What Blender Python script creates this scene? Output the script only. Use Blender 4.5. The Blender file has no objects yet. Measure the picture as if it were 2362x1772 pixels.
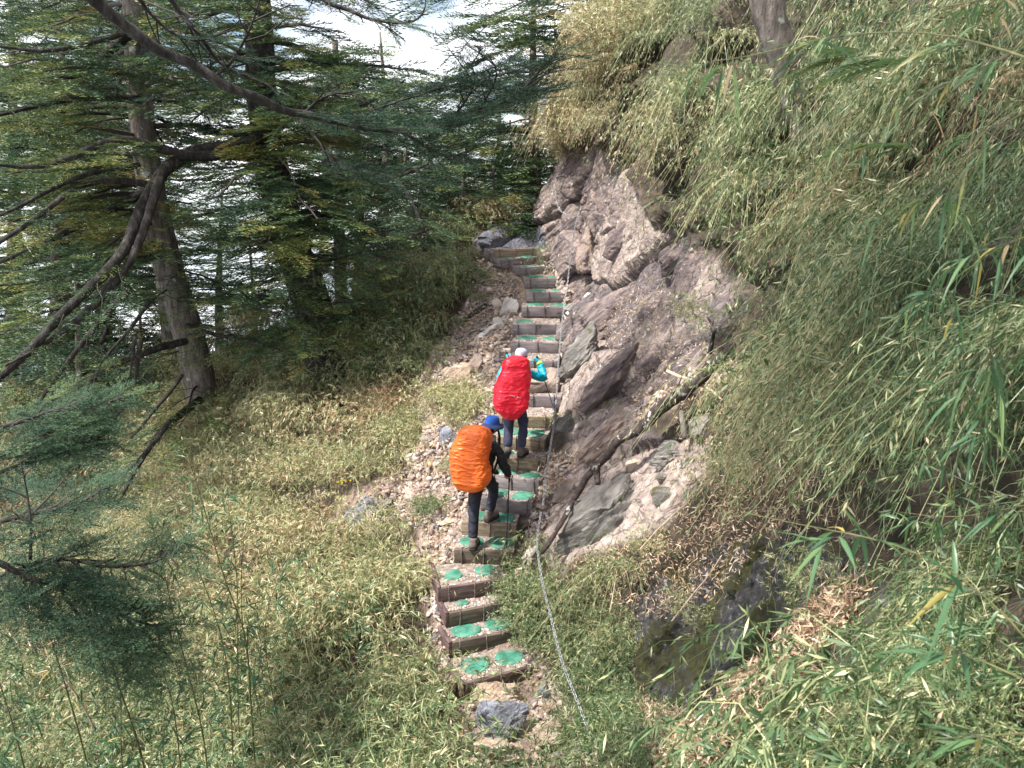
import bpy, math, random
import numpy as np
from mathutils import Vector, Matrix
random.seed(7)
rng = np.random.default_rng(7)
scene = bpy.context.scene
COL = scene.collection
R = math.radians

# ------------------------------------------------------------------ camera
PITCH = R(15.0)
FPX = 760.0
cam_d = bpy.data.cameras.new('camera')
cam = bpy.data.objects.new('camera', cam_d); COL.objects.link(cam)
cam.location = (0, 0, 0)
cam.rotation_euler = (R(90) - PITCH, 0, 0)
cam_d.sensor_width = 36.0
cam_d.lens = 36.0 * FPX / 1024.0
cam_d.clip_start = 0.05
cam_d.clip_end = 5000
cam_d.dof.use_dof = True
cam_d.dof.focus_distance = 11.0
cam_d.dof.aperture_fstop = 9.0
scene.camera = cam
CP, SP = math.cos(PITCH), math.sin(PITCH)

# ------------------------------------------------------------------ light
SUN = Vector((-0.55, -0.20, 1.0)).normalized()
world = bpy.data.worlds.new('World'); scene.world = world
world.use_nodes = True
nt = world.node_tree; nt.nodes.clear()
def N(t, typ, **kw):
    n = t.nodes.new(typ)
    for k, v in kw.items(): setattr(n, k, v)
    return n
sky = N(nt, 'ShaderNodeTexSky', sky_type='NISHITA', sun_disc=False)
sky.sun_elevation = math.asin(SUN.z)
sky.sun_rotation = math.atan2(SUN.x, SUN.y)
sky.air_density = 1.0; sky.dust_density = 1.0
tc = N(nt, 'ShaderNodeTexCoord')
nz = N(nt, 'ShaderNodeTexNoise'); nz.inputs['Scale'].default_value = 2.6; nz.inputs['Detail'].default_value = 6
nz.inputs['Roughness'].default_value = 0.55
mp = N(nt, 'ShaderNodeMapping'); mp.inputs['Location'].default_value = (0.35, 0.1, 0.0); mp.inputs['Scale'].default_value = (1, 1, 1.7)
cr = N(nt, 'ShaderNodeValToRGB'); cr.color_ramp.elements[0].position = 0.38; cr.color_ramp.elements[1].position = 0.53
mx = N(nt, 'ShaderNodeMix', data_type='RGBA')
mx.inputs['B'].default_value = (13.0, 13.2, 13.6, 1)
bg = N(nt, 'ShaderNodeBackground'); bg.inputs['Strength'].default_value = 0.08
wo = N(nt, 'ShaderNodeOutputWorld')
L = nt.links.new
L(tc.outputs['Generated'], mp.inputs['Vector']); L(mp.outputs['Vector'], nz.inputs['Vector'])
L(nz.outputs['Fac'], cr.inputs['Fac']); L(cr.outputs['Color'], mx.inputs['Factor'])
# below the horizon the sea of cloud in the valley continues the cloudy sky
sx = N(nt, 'ShaderNodeSeparateXYZ'); ab = N(nt, 'ShaderNodeMath', operation='ABSOLUTE'); mxx = N(nt, 'ShaderNodeMath', operation='MAXIMUM')
cb = N(nt, 'ShaderNodeCombineXYZ'); mxx.inputs[1].default_value = 0.06
L(tc.outputs['Generated'], sx.inputs[0]); L(sx.outputs['X'], cb.inputs['X']); L(sx.outputs['Y'], cb.inputs['Y'])
L(sx.outputs['Z'], ab.inputs[0]); L(ab.outputs[0], mxx.inputs[0]); L(mxx.outputs[0], cb.inputs['Z'])
L(cb.outputs[0], sky.inputs['Vector'])
L(sky.outputs['Color'], mx.inputs['A']); L(mx.outputs['Result'], bg.inputs['Color']); L(bg.outputs[0], wo.inputs['Surface'])

sd = bpy.data.lights.new('sun', 'SUN'); so = bpy.data.objects.new('sun', sd); COL.objects.link(so)
sd.energy = 5.0; sd.angle = R(1.5); sd.color = (1.0, 0.95, 0.87)
so.rotation_euler = (-SUN).to_track_quat('-Z', 'Y').to_euler()
vs = scene.view_settings
vs.view_transform = 'Standard'; vs.look = 'None'; vs.exposure = 1.1; vs.gamma = 1.0
scene.cycles.max_bounces = 6; scene.cycles.diffuse_bounces = 3; scene.cycles.transmission_bounces = 3
scene.cycles.glossy_bounces = 2; scene.cycles.transparent_max_bounces = 4

# ------------------------------------------------------------------ pixel <-> point (used to survey the place)
def proj(P):
    P = np.asarray(P, float)
    D = P[..., 1] * CP - P[..., 2] * SP
    Dn = np.where(D < 0.05, 0.05, D)
    return 512 + FPX * P[..., 0] / Dn, 384 - FPX * (P[..., 1] * SP + P[..., 2] * CP) / Dn, D
def ray(px, py):
    u = px - 512.0; v = 384.0 - py
    return np.array([u, FPX * CP + v * SP, -FPX * SP + v * CP])
def hit_z(px, py, z):
    r = ray(px, py); return r * (z / r[2])
def at(px, py, y):
    r = ray(px, py); return r * (y / r[1])

# ------------------------------------------------------------------ numpy noise
def _h(ix, iy, iz, s):
    h = (ix.astype(np.int64) * 374761393 + iy.astype(np.int64) * 668265263 + iz.astype(np.int64) * 2147483647 + s * 1274126177) & 0xffffffff
    h = ((h ^ (h >> 13)) * 1274126177) & 0xffffffff
    h = ((h ^ (h >> 15)) * 2246822519) & 0xffffffff
    return ((h ^ (h >> 16)) & 0xffffff) / float(0xffffff)
def vnoise(P, scale=1.0, seed=0):
    P = np.asarray(P, float) * scale
    i = np.floor(P).astype(np.int64); f = P - i
    f = f * f * (3 - 2 * f)
    out = 0
    for dx in (0, 1):
        for dy in (0, 1):
            for dz in (0, 1):
                w = (f[..., 0] if dx else 1 - f[..., 0]) * (f[..., 1] if dy else 1 - f[..., 1]) * (f[..., 2] if dz else 1 - f[..., 2])
                out = out + w * _h(i[..., 0] + dx, i[..., 1] + dy, i[..., 2] + dz, seed)
    return out * 2 - 1
def fbm(P, scale=1.0, octv=4, seed=0, gain=0.5):
    t = 0; a = 1
    for o in range(octv):
        t = t + a * vnoise(P, scale, seed + o * 17); scale *= 2.03; a *= gain
    return t

# ------------------------------------------------------------------ mesh helpers
def build(name, V, F, mat, parent=None, tint=None, smooth=False, attrs=None):
    """V (n,3); F list of arrays (k,3)/(k,4); one mesh object"""
    V = np.asarray(V, np.float32)
    if isinstance(F, np.ndarray): F = [F]
    F = [np.asarray(f, np.int32) for f in F if len(f)]
    me = bpy.data.meshes.new(name)
    me.vertices.add(len(V)); me.vertices.foreach_set('co', V.ravel())
    loops = np.concatenate([f.ravel() for f in F]); sizes = np.concatenate([np.full(len(f), f.shape[1], np.int32) for f in F])
    starts = np.concatenate([[0], np.cumsum(sizes)[:-1]]).astype(np.int32)
    me.loops.add(len(loops)); me.loops.foreach_set('vertex_index', loops)
    me.polygons.add(len(sizes)); me.polygons.foreach_set('loop_start', starts)
    if tint is not None:
        a = me.attributes.new('tint', 'FLOAT', 'FACE'); a.data.foreach_set('value', np.asarray(tint, np.float32))
    if attrs:
        for k, v in attrs.items():
            a = me.attributes.new(k, 'FLOAT', 'POINT'); a.data.foreach_set('value', np.asarray(v, np.float32))
    if smooth:
        me.polygons.foreach_set('use_smooth', np.ones(len(sizes), bool))
    me.update(calc_edges=True)
    if mat is not None: me.materials.append(mat)
    o = bpy.data.objects.new(name, me); COL.objects.link(o)
    if parent is not None: o.parent = parent
    return o
def tag(o, label=None, cat=None, group=None, kind=None):
    if label: o['label'] = label
    if cat: o['category'] = cat
    if group: o['group'] = group
    if kind: o['kind'] = kind
    return o
def empty(name, loc=(0, 0, 0)):
    o = bpy.data.objects.new(name, None); o.location = loc; o.empty_display_size = 0.1; COL.objects.link(o); return o
class Acc:
    def __init__(s): s.V = []; s.Q = []; s.T = []; s.tq = []; s.tt = []; s.n = 0
    def add(s, V, Q=None, T=None, tint=0.5):
        V = np.asarray(V, float)
        if Q is not None and len(Q):
            Q = np.asarray(Q, np.int64); s.Q.append(Q + s.n); s.tq.append(np.broadcast_to(np.asarray(tint, float), (len(Q),)))
        if T is not None and len(T):
            T = np.asarray(T, np.int64); s.T.append(T + s.n); s.tt.append(np.broadcast_to(np.asarray(tint, float), (len(T),)))
        s.V.append(V); s.n += len(V)
    def make(s, name, mat, parent=None, smooth=False):
        F = []; t = []
        if s.Q: F.append(np.concatenate(s.Q)); t.append(np.concatenate(s.tq))
        if s.T: F.append(np.concatenate(s.T)); t.append(np.concatenate(s.tt))
        return build(name, np.concatenate(s.V), F, mat, parent, np.concatenate(t), smooth)
def tube_arrays(P, rad, n=8, cap=True, rough=0.0, seed=0):
    P = np.asarray(P, float); rad = np.broadcast_to(np.asarray(rad, float), (len(P),))
    T = np.gradient(P, axis=0); T /= np.linalg.norm(T, axis=1)[:, None] + 1e-9
    ref = np.array([0, 0, 1.0]) if abs(T[:, 2]).mean() < 0.8 else np.array([1.0, 0, 0])
    A = np.cross(T, ref); A /= np.linalg.norm(A, axis=1)[:, None] + 1e-9
    B = np.cross(A, T)
    th = np.arange(n) * 2 * math.pi / n
    V = P[:, None] + rad[:, None, None] * (np.cos(th)[None, :, None] * A[:, None] + np.sin(th)[None, :, None] * B[:, None])
    if rough:
        nn = fbm(V * np.array([1, 1, .35]), 1.0 / (rad.mean() * 0.9 + 1e-3), 3, seed)
        V = P[:, None] + (V - P[:, None]) * (1 + rough * nn)[..., None]
    m = len(P); V = V.reshape(-1, 3)
    i = np.arange(m - 1)[:, None] * n; j = np.arange(n)[None]; k = (j + 1) % n
    Q = np.stack([i + j, i + k, i + n + k, i + n + j], -1).reshape(-1, 4)
    Tr = None
    if cap:
        V = np.concatenate([V, P[:1], P[-1:]]); a = m * n
        Tr = np.concatenate([np.stack([np.full(n, a), (np.arange(n) + 1) % n, np.arange(n)], 1),
                             np.stack([np.full(n, a + 1), (m - 1) * n + np.arange(n), (m - 1) * n + (np.arange(n) + 1) % n], 1)])
    return V, Q, Tr
def resample(P, step):
    """smooth curve through points"""
    P = np.asarray(P, float)
    d = np.r_[0, np.cumsum(np.linalg.norm(np.diff(P, axis=0), axis=1))]
    n = max(3, int(d[-1] / step) + 1)
    t = np.linspace(0, d[-1], n)
    out = np.stack([np.interp(t, d, P[:, k]) for k in range(3)], 1)
    w = max(1, int(n / len(P) / 2))
    for _ in range(2):
        pad = np.concatenate([np.repeat(out[:1], w, 0) + (out[:1] - out[1:w + 1][::-1]) * 0, out, np.repeat(out[-1:], w, 0)])
        ker = np.ones(2 * w + 1) / (2 * w + 1)
        sm = np.stack([np.convolve(pad[:, k], ker, 'valid') for k in range(3)], 1)
        sm[0] = out[0]; sm[-1] = out[-1]; out = sm
    return out
def box_arrays(c, ex, ey, ez):
    c, ex, ey, ez = [np.asarray(v, float) for v in (c, ex, ey, ez)]
    V = np.array([c + sx * ex + sy * ey + sz * ez for sz in (-1, 1) for sx, sy in ((-1, -1), (1, -1), (1, 1), (-1, 1))])
    Q = np.array([[0, 3, 2, 1], [4, 5, 6, 7], [0, 1, 5, 4], [1, 2, 6, 5], [2, 3, 7, 6], [3, 0, 4, 7]])
    return V, Q

# ------------------------------------------------------------------ materials
def new_mat(name):
    m = bpy.data.materials.new(name); m.use_nodes = True; m.node_tree.nodes.clear(); return m, m.node_tree
def ramp(t, stops, fac):
    c = N(t, 'ShaderNodeValToRGB'); e = c.color_ramp.elements
    while len(e) > 2: e.remove(e[-1])
    e[0].position = stops[0][0]; e[0].color = (*stops[0][1], 1); e[1].position = stops[-1][0]; e[1].color = (*stops[-1][1], 1)
    for p, col in stops[1:-1]:
        x = e.new(p); x.color = (*col, 1)
    if fac is not None: t.links.new(fac, c.inputs['Fac'])
    return c
def leaf_mat(name, stops, rough=0.5, trans=0.3, spec=0.4):
    m, t = new_mat(name)
    a = N(t, 'ShaderNodeAttribute', attribute_name='tint')
    c = ramp(t, stops, a.outputs['Fac'])
    p = N(t, 'ShaderNodeBsdfPrincipled'); p.inputs['Roughness'].default_value = rough
    p.inputs['Specular IOR Level'].default_value = spec
    t.links.new(c.outputs['Color'], p.inputs['Base Color'])
    o = N(t, 'ShaderNodeOutputMaterial')
    if trans > 0:
        tr = N(t, 'ShaderNodeBsdfTranslucent'); t.links.new(c.outputs['Color'], tr.inputs['Color'])
        mix = N(t, 'ShaderNodeMixShader'); mix.inputs[0].default_value = trans
        t.links.new(p.outputs[0], mix.inputs[1]); t.links.new(tr.outputs[0], mix.inputs[2]); t.links.new(mix.outputs[0], o.inputs[0])
    else: t.links.new(p.outputs[0], o.inputs[0])
    return m
def noise_mat(name, stops, scale=4.0, rough=0.8, bump=0.3, stretch=(1, 1, 1), rot=(0, 0, 0), bscale=None, detail=8, spec=0.3, obj_rand=0.0, dist=0.05, speck=None):
    m, t = new_mat(name)
    g = N(t, 'ShaderNodeNewGeometry'); mpn = N(t, 'ShaderNodeMapping')
    mpn.vector_type = 'TEXTURE'; mpn.inputs['Scale'].default_value = tuple(1.0 / q for q in stretch); mpn.inputs['Rotation'].default_value = rot
    t.links.new(g.outputs['Position'], mpn.inputs['Vector'])
    n = N(t, 'ShaderNodeTexNoise'); n.inputs['Scale'].default_value = scale; n.inputs['Detail'].default_value = detail; n.inputs['Roughness'].default_value = 0.65
    t.links.new(mpn.outputs[0], n.inputs['Vector'])
    fac = n.outputs['Fac']
    if obj_rand:
        oi = N(t, 'ShaderNodeObjectInfo'); mm = N(t, 'ShaderNodeMath', operation='MULTIPLY_ADD'); mm.inputs[1].default_value = obj_rand; mm.inputs[2].default_value = -obj_rand / 2
        ad = N(t, 'ShaderNodeMath', operation='ADD'); t.links.new(oi.outputs['Random'], mm.inputs[0]); t.links.new(mm.outputs[0], ad.inputs[0]); t.links.new(fac, ad.inputs[1]); fac = ad.outputs[0]
    c = ramp(t, stops, fac); col = c.outputs['Color']
    if speck:
        n3 = N(t, 'ShaderNodeTexNoise'); n3.inputs['Scale'].default_value = speck[1]; n3.inputs['Detail'].default_value = 3
        t.links.new(g.outputs['Position'], n3.inputs['Vector'])
        r3 = ramp(t, [(speck[2], (0, 0, 0)), (speck[2] + 0.05, (1, 1, 1))], n3.outputs['Fac'])
        mm2 = N(t, 'ShaderNodeMix', data_type='RGBA'); mm2.inputs['B'].default_value = (*speck[0], 1)
        t.links.new(r3.outputs['Color'], mm2.inputs['Factor']); t.links.new(col, mm2.inputs['A']); col = mm2.outputs['Result']
    p = N(t, 'ShaderNodeBsdfPrincipled'); p.inputs['Roughness'].default_value = rough; p.inputs['Specular IOR Level'].default_value = spec
    t.links.new(col, p.inputs['Base Color'])
    n2 = N(t, 'ShaderNodeTexNoise'); n2.inputs['Scale'].default_value = bscale or scale * 4; n2.inputs['Detail'].default_value = 8
    n2.inputs['Roughness'].default_value = 0.7
    t.links.new(mpn.outputs[0], n2.inputs['Vector'])
    b = N(t, 'ShaderNodeBump'); b.inputs['Strength'].default_value = bump; b.inputs['Distance'].default_value = dist
    t.links.new(n2.outputs['Fac'], b.inputs['Height']); t.links.new(b.outputs[0], p.inputs['Normal'])
    o = N(t, 'ShaderNodeOutputMaterial'); t.links.new(p.outputs[0], o.inputs[0])
    return m

M = {}
M['grass'] = leaf_mat('bamboo_grass', [(0, (.035, .075, .022)), (.2, (.05, .105, .038)), (.42, (.115, .17, .075)), (.6, (.30, .325, .15)), (.78, (.54, .50, .29)), (.9, (.42, .32, .21)), (1, (.30, .16, .09))], 0.42, 0.2, 0.5)
M['fir'] = leaf_mat('fir_needles', [(0, (.01, .026, .018)), (.35, (.026, .06, .033)), (.6, (.07, .12, .045)), (.85, (.18, .21, .055)), (1, (.24, .18, .05))], 0.5, 0.12, 0.35)
M['bluefir'] = leaf_mat('bluish_fir_needles', [(0, (.012, .03, .02)), (.5, (.035, .072, .045)), (1, (.09, .14, .07))], 0.6, 0.1, 0.15)
M['bark'] = noise_mat('grey_bark', [(.3, (.05, .038, .033)), (.5, (.15, .125, .11)), (.7, (.3, .27, .245))], 5, 0.9, 0.9, (2.2, 2.2, .6), bscale=14, dist=.06, speck=((.34, .38, .32), 4.0, .64))
M['darkbark'] = noise_mat('dark_bark', [(.3, (.008, .007, .006)), (.5, (.028, .024, .021)), (.68, (.085, .078, .07))], 6, 0.9, 0.8, (2, 2, .7), bscale=16, dist=.04)
M['twig'] = leaf_mat('twig_bark', [(0, (.012, .01, .009)), (.5, (.045, .037, .032)), (1, (.13, .115, .1))], .9, 0, .2)
M['litter'] = leaf_mat('dry_leaf_litter', [(0, (.13, .08, .05)), (.4, (.37, .25, .16)), (.75, (.55, .41, .28)), (1, (.62, .51, .39))], .6, .1, .3)
M['scree'] = leaf_mat('scree_stone', [(0, (.075, .066, .075)), (.25, (.165, .148, .155)), (.5, (.285, .225, .205)), (.75, (.40, .30, .24)), (.92, (.50, .46, .43)), (1, (.34, .2, .11))], .75, 0, .35)
SR = (R(0), R(-42), R(0))
def rockmat(name, stops, **kw):
    return noise_mat(name, stops, kw.pop('scale', 2.2), kw.pop('rough', .7), kw.pop('bump', .75), kw.pop('stretch', (1.2, 1.6, 5.5)), SR, kw.pop('bscale', 7), obj_rand=.1, dist=.09, **kw)
M['rock_purple'] = rockmat('purple_schist', [(.28, (.05, .038, .04)), (.45, (.14, .108, .11)), (.58, (.24, .19, .18)), (.75, (.38, .31, .28))], speck=((.56, .5, .42), 9.0, .68))
M['rock_pink'] = rockmat('pink_tan_schist', [(.28, (.12, .08, .065)), (.42, (.26, .19, .16)), (.55, (.38, .3, .26)), (.66, (.38, .26, .17)), (.8, (.52, .46, .43))], speck=((.33, .27, .3), 4.0, .6))
M['rock_grey'] = rockmat('grey_schist', [(.3, (.08, .074, .068)), (.5, (.19, .178, .165)), (.7, (.34, .32, .3))], speck=((.10, .10, .04), 3.0, .66))
M['rock_pale'] = rockmat('pale_quartz_rock', [(.3, (.35, .3, .28)), (.5, (.55, .51, .49)), (.7, (.72, .7, .68))])
M['rock_tan'] = rockmat('tan_rock', [(.3, (.25, .17, .12)), (.5, (.44, .34, .26)), (.7, (.6, .5, .4))])
M['rock_blue'] = rockmat('blue_slate', [(.3, (.09, .095, .115)), (.5, (.2, .21, .255)), (.68, (.36, .38, .45))], rough=.42)
M['rock_dark'] = rockmat('dark_slate', [(.3, (.02, .02, .022)), (.5, (.06, .058, .062)), (.7, (.14, .135, .14))], speck=((.3, .3, .28), 22.0, .68))
M['moss'] = noise_mat('moss', [(.3, (.03, .045, .01)), (.55, (.09, .12, .02)), (.75, (.2, .22, .04))], 30, .95, .8)
M['wood_dark'] = noise_mat('purple_brown_board', [(.3, (.045, .03, .03)), (.55, (.12, .08, .075)), (.75, (.22, .16, .145))], 3, .65, .4, (1.2, 1.2, 9), bscale=9, dist=.01)
M['wood_grey'] = noise_mat('weathered_grey_board', [(.3, (.11, .09, .095)), (.55, (.2, .17, .175)), (.75, (.32, .28, .28))], 3, .8, .4, (1.2, 1.2, 9), bscale=9, dist=.01, speck=((.09, .07, .065), 7.0, .63))
M['wood_tan'] = noise_mat('tan_timber_board', [(.3, (.09, .065, .045)), (.5, (.22, .17, .12)), (.72, (.38, .31, .235))], 3, .8, .4, (1.2, 1.2, 10), bscale=9, dist=.01, speck=((.12, .09, .06), 6.0, .62))
M['wood_olive'] = noise_mat('olive_brown_board', [(.3, (.045, .035, .028)), (.55, (.11, .088, .068)), (.75, (.2, .165, .13))], 3, .75, .4, (1.2, 1.2, 9), bscale=9, dist=.01)
M['iron'] = noise_mat('rusty_iron', [(.35, (.05, .04, .038)), (.55, (.14, .11, .1)), (.7, (.26, .22, .2))], 40, .5, .2)
M['steel'] = noise_mat('galvanised_steel', [(.3, (.14, .145, .155)), (.7, (.52, .54, .57))], 30, .45, .1); M['steel'].node_tree.nodes['Principled BSDF'].inputs['Metallic'].default_value = .6
M['green_mat'] = noise_mat('green_plastic', [(.3, (.02, .085, .058)), (.5, (.045, .175, .122)), (.66, (.09, .26, .19)), (.8, (.22, .36, .29))], 7, .6, .6, bscale=30, dist=.015, speck=((.2, .165, .14), 14.0, .6))
M['fill'] = noise_mat('gravel_fill', [(.3, (.10, .075, .06)), (.48, (.22, .18, .155)), (.6, (.33, .28, .25)), (.75, (.46, .41, .38))], 11, .9, .8, bscale=45, dist=.03)

# terrain material: attribute mixes
def terrain_mat():
    m, t = new_mat('hillside')
    g = N(t, 'ShaderNodeNewGeometry')
    def noise(scale, rot=None, st=None, detail=8):
        n = N(t, 'ShaderNodeTexNoise'); n.inputs['Scale'].default_value = scale; n.inputs['Detail'].default_value = detail; n.inputs['Roughness'].default_value = .65
        if st:
            q = N(t, 'ShaderNodeMapping'); q.vector_type = 'TEXTURE'; q.inputs['Scale'].default_value = tuple(1.0 / v for v in st); q.inputs['Rotation'].default_value = rot
            t.links.new(g.outputs['Position'], q.inputs['Vector']); t.links.new(q.outputs[0], n.inputs['Vector'])
        else: t.links.new(g.outputs['Position'], n.inputs['Vector'])
        return n.outputs['Fac']
    def mix(f, a, b):
        q = N(t, 'ShaderNodeMix', data_type='RGBA'); t.links.new(f, q.inputs['Factor']); t.links.new(a, q.inputs['A']); t.links.new(b, q.inputs['B']); return q.outputs['Result']
    strata = noise(2.3, SR, (1.0, 1.5, 6))
    rockc = ramp(t, [(.26, (.04, .026, .028)), (.4, (.125, .088, .09)), (.5, (.215, .155, .15)), (.6, (.29, .2, .15)), (.75, (.44, .36, .32))], strata).outputs['Color']
    big = noise(.9, None, None, 4)
    warm = ramp(t, [(.3, (.085, .06, .068)), (.45, (.18, .13, .125)), (.6, (.32, .235, .2)), (.72, (.36, .21, .11))], noise(5.5, SR, (1, 1.3, 4.5))).outputs['Color']
    rockc = mix(ramp(t, [(.42, (0, 0, 0)), (.58, (1, 1, 1))], big).outputs['Color'], rockc, warm)
    jt = N(t, 'ShaderNodeAttribute', attribute_name='joint').outputs['Fac']
    pale = ramp(t, [(.3, (.18, .13, .11)), (.5, (.32, .24, .20)), (.7, (.48, .4, .36))], noise(5, SR, (1, 1.3, 3.5))).outputs['Color']
    purp = ramp(t, [(.3, (.045, .034, .038)), (.5, (.115, .088, .094)), (.7, (.22, .18, .18))], noise(6, SR, (1, 1.4, 4.5))).outputs['Color']
    rockc = mix(ramp(t, [(.56, (0, 0, 0)), (.64, (.85, .85, .85))], jt).outputs['Color'], rockc, pale)
    rockc = mix(ramp(t, [(.34, (.9, .9, .9)), (.42, (0, 0, 0))], jt).outputs['Color'], rockc, purp)
    vq = N(t, 'ShaderNodeMapping', vector_type='TEXTURE'); vq.inputs['Scale'].default_value = (1 / .9, 1 / 1.3, 1 / 3.2); vq.inputs['Rotation'].default_value = SR
    wn = N(t, 'ShaderNodeTexNoise'); wn.inputs['Scale'].default_value = 3.0; wn.inputs['Detail'].default_value = 5
    wm = N(t, 'ShaderNodeMix', data_type='RGBA', blend_type='LINEAR_LIGHT'); wm.inputs['Factor'].default_value = .16
    t.links.new(g.outputs['Position'], wn.inputs['Vector']); t.links.new(g.outputs['Position'], wm.inputs['A']); t.links.new(wn.outputs['Color'], wm.inputs['B']); t.links.new(wm.outputs['Result'], vq.inputs['Vector'])
    ck = []
    for sc_, wd_ in ((1.1, .022), (3.1, .03)):
        vo = N(t, 'ShaderNodeTexVoronoi', feature='DISTANCE_TO_EDGE'); vo.inputs['Scale'].default_value = sc_; t.links.new(vq.outputs[0], vo.inputs['Vector'])
        ck.append(ramp(t, [(0, (.85, .85, .85)), (wd_, (0, 0, 0))], vo.outputs['Distance']).outputs['Color'])
    cc_ = N(t, 'ShaderNodeRGB'); cc_.outputs[0].default_value = (.045, .033, .03, 1)
    for c_ in ck: rockc = mix(c_, rockc, cc_.outputs[0])
    lich = ramp(t, [(.67, (0, 0, 0)), (.71, (1, 1, 1))], noise(6.5, None, None, 2)).outputs['Color']
    lc = N(t, 'ShaderNodeRGB'); lc.outputs[0].default_value = (.6, .54, .44, 1)
    rockc = mix(lich, rockc, lc.outputs[0])
    ms = ramp(t, [(.62, (0, 0, 0)), (.68, (1, 1, 1))], noise(3.1, None, None, 6)).outputs['Color']
    mc = N(t, 'ShaderNodeRGB'); mc.outputs[0].default_value = (.11, .1, .035, 1)
    rockc = mix(ms, rockc, mc.outputs[0])
    darkc = ramp(t, [(.3, (.012, .012, .013)), (.5, (.045, .043, .045)), (.6, (.085, .08, .085)), (.67, (.34, .34, .32))], noise(17)).outputs['Color']
    mossf = ramp(t, [(.45, (0, 0, 0)), (.55, (1, 1, 1))], noise(1.6)).outputs['Color']
    mossc = ramp(t, [(.3, (.018, .013, .007)), (.5, (.035, .036, .01)), (.7, (.075, .08, .018))], noise(12)).outputs['Color']
    darkc = mix(mossf, darkc, mossc)
    soil = ramp(t, [(.3, (.018, .014, .009)), (.5, (.05, .037, .025)), (.7, (.12, .088, .06))], noise(7)).outputs['Color']
    dirt = ramp(t, [(.3, (.13, .09, .07)), (.5, (.25, .185, .15)), (.7, (.38, .3, .25))], noise(9)).outputs['Color']
    slate = ramp(t, [(.3, (.05, .05, .062)), (.5, (.11, .11, .135)), (.7, (.2, .2, .235))], noise(6, SR, (1, 1, 4))).outputs['Color']
    def at_(nm):
        a = N(t, 'ShaderNodeAttribute', attribute_name=nm); return a.outputs['Fac']
    hs = N(t, 'ShaderNodeHueSaturation'); hs.inputs['Saturation'].default_value = .78; t.links.new(rockc, hs.inputs['Color']); rockc = hs.outputs['Color']
    c = mix(at_('dirt'), soil, dirt); c = mix(at_('rock'), c, rockc); c = mix(at_('dark'), c, darkc); c = mix(at_('slate'), c, slate)
    p = N(t, 'ShaderNodeBsdfPrincipled'); p.inputs['Roughness'].default_value = .75; p.inputs['Specular IOR Level'].default_value = .35
    t.links.new(c, p.inputs['Base Color'])
    b = N(t, 'ShaderNodeBump'); b.inputs['Strength'].default_value = .8; b.inputs['Distance'].default_value = .09
    t.links.new(noise(6, SR, (1.2, 1.5, 4), 10), b.inputs['Height']); t.links.new(b.outputs[0], p.inputs['Normal'])
    o = N(t, 'ShaderNodeOutputMaterial'); t.links.new(p.outputs[0], o.inputs[0])
    return m

# ------------------------------------------------------------------ steps survey: (left px, left py, right px, right py)
STEPS = {1: (464.6, 684.5, 534.9, 666.0), 2: (451.9, 643.5, 520.9, 629.5), 3: (448.9, 613.5, 515, 601.5), 4: (440.7, 589, 507, 578.5),
         5: (453.7, 550, 514, 551.5), 6: (461.4, 521.6, 516, 525), 7: (480.4, 497.9, 532, 502.6), 8: (487, 474, 538.8, 481.6),
         9: (493, 457.5, 545, 459.5), 10: (491, 435.8, 544.3, 440.1), 11: (496, 415, 552.4, 417), 12: (505, 394.5, 561.3, 396.6),
         14: (508, 360, 557.5, 361.5), 15: (510.6, 341.4, 562.2, 343), 16: (512.3, 324.4, 561, 324.6), 17: (521.5, 306.6, 570.7, 307.2),
         18: (525.8, 292.5, 572.6, 292.5), 19: (525, 279, 570, 278.3), 20: (520.3, 267.3, 563, 265.2), 21: (501.9, 259.3, 541, 256.8),
         22: (494.5, 249.5, 534.4, 248.2)}
SZ = {i: -5.4 + .19 * (i - 1) for i in range(1, 17)}
SZ.update({17: -2.33, 18: -2.13, 19: -1.93, 20: -1.75, 21: -1.60, 22: -1.43})
SP3 = {i: (hit_z(a, b, SZ[i]), hit_z(c, d, SZ[i])) for i, (a, b, c, d) in STEPS.items()}

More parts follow.
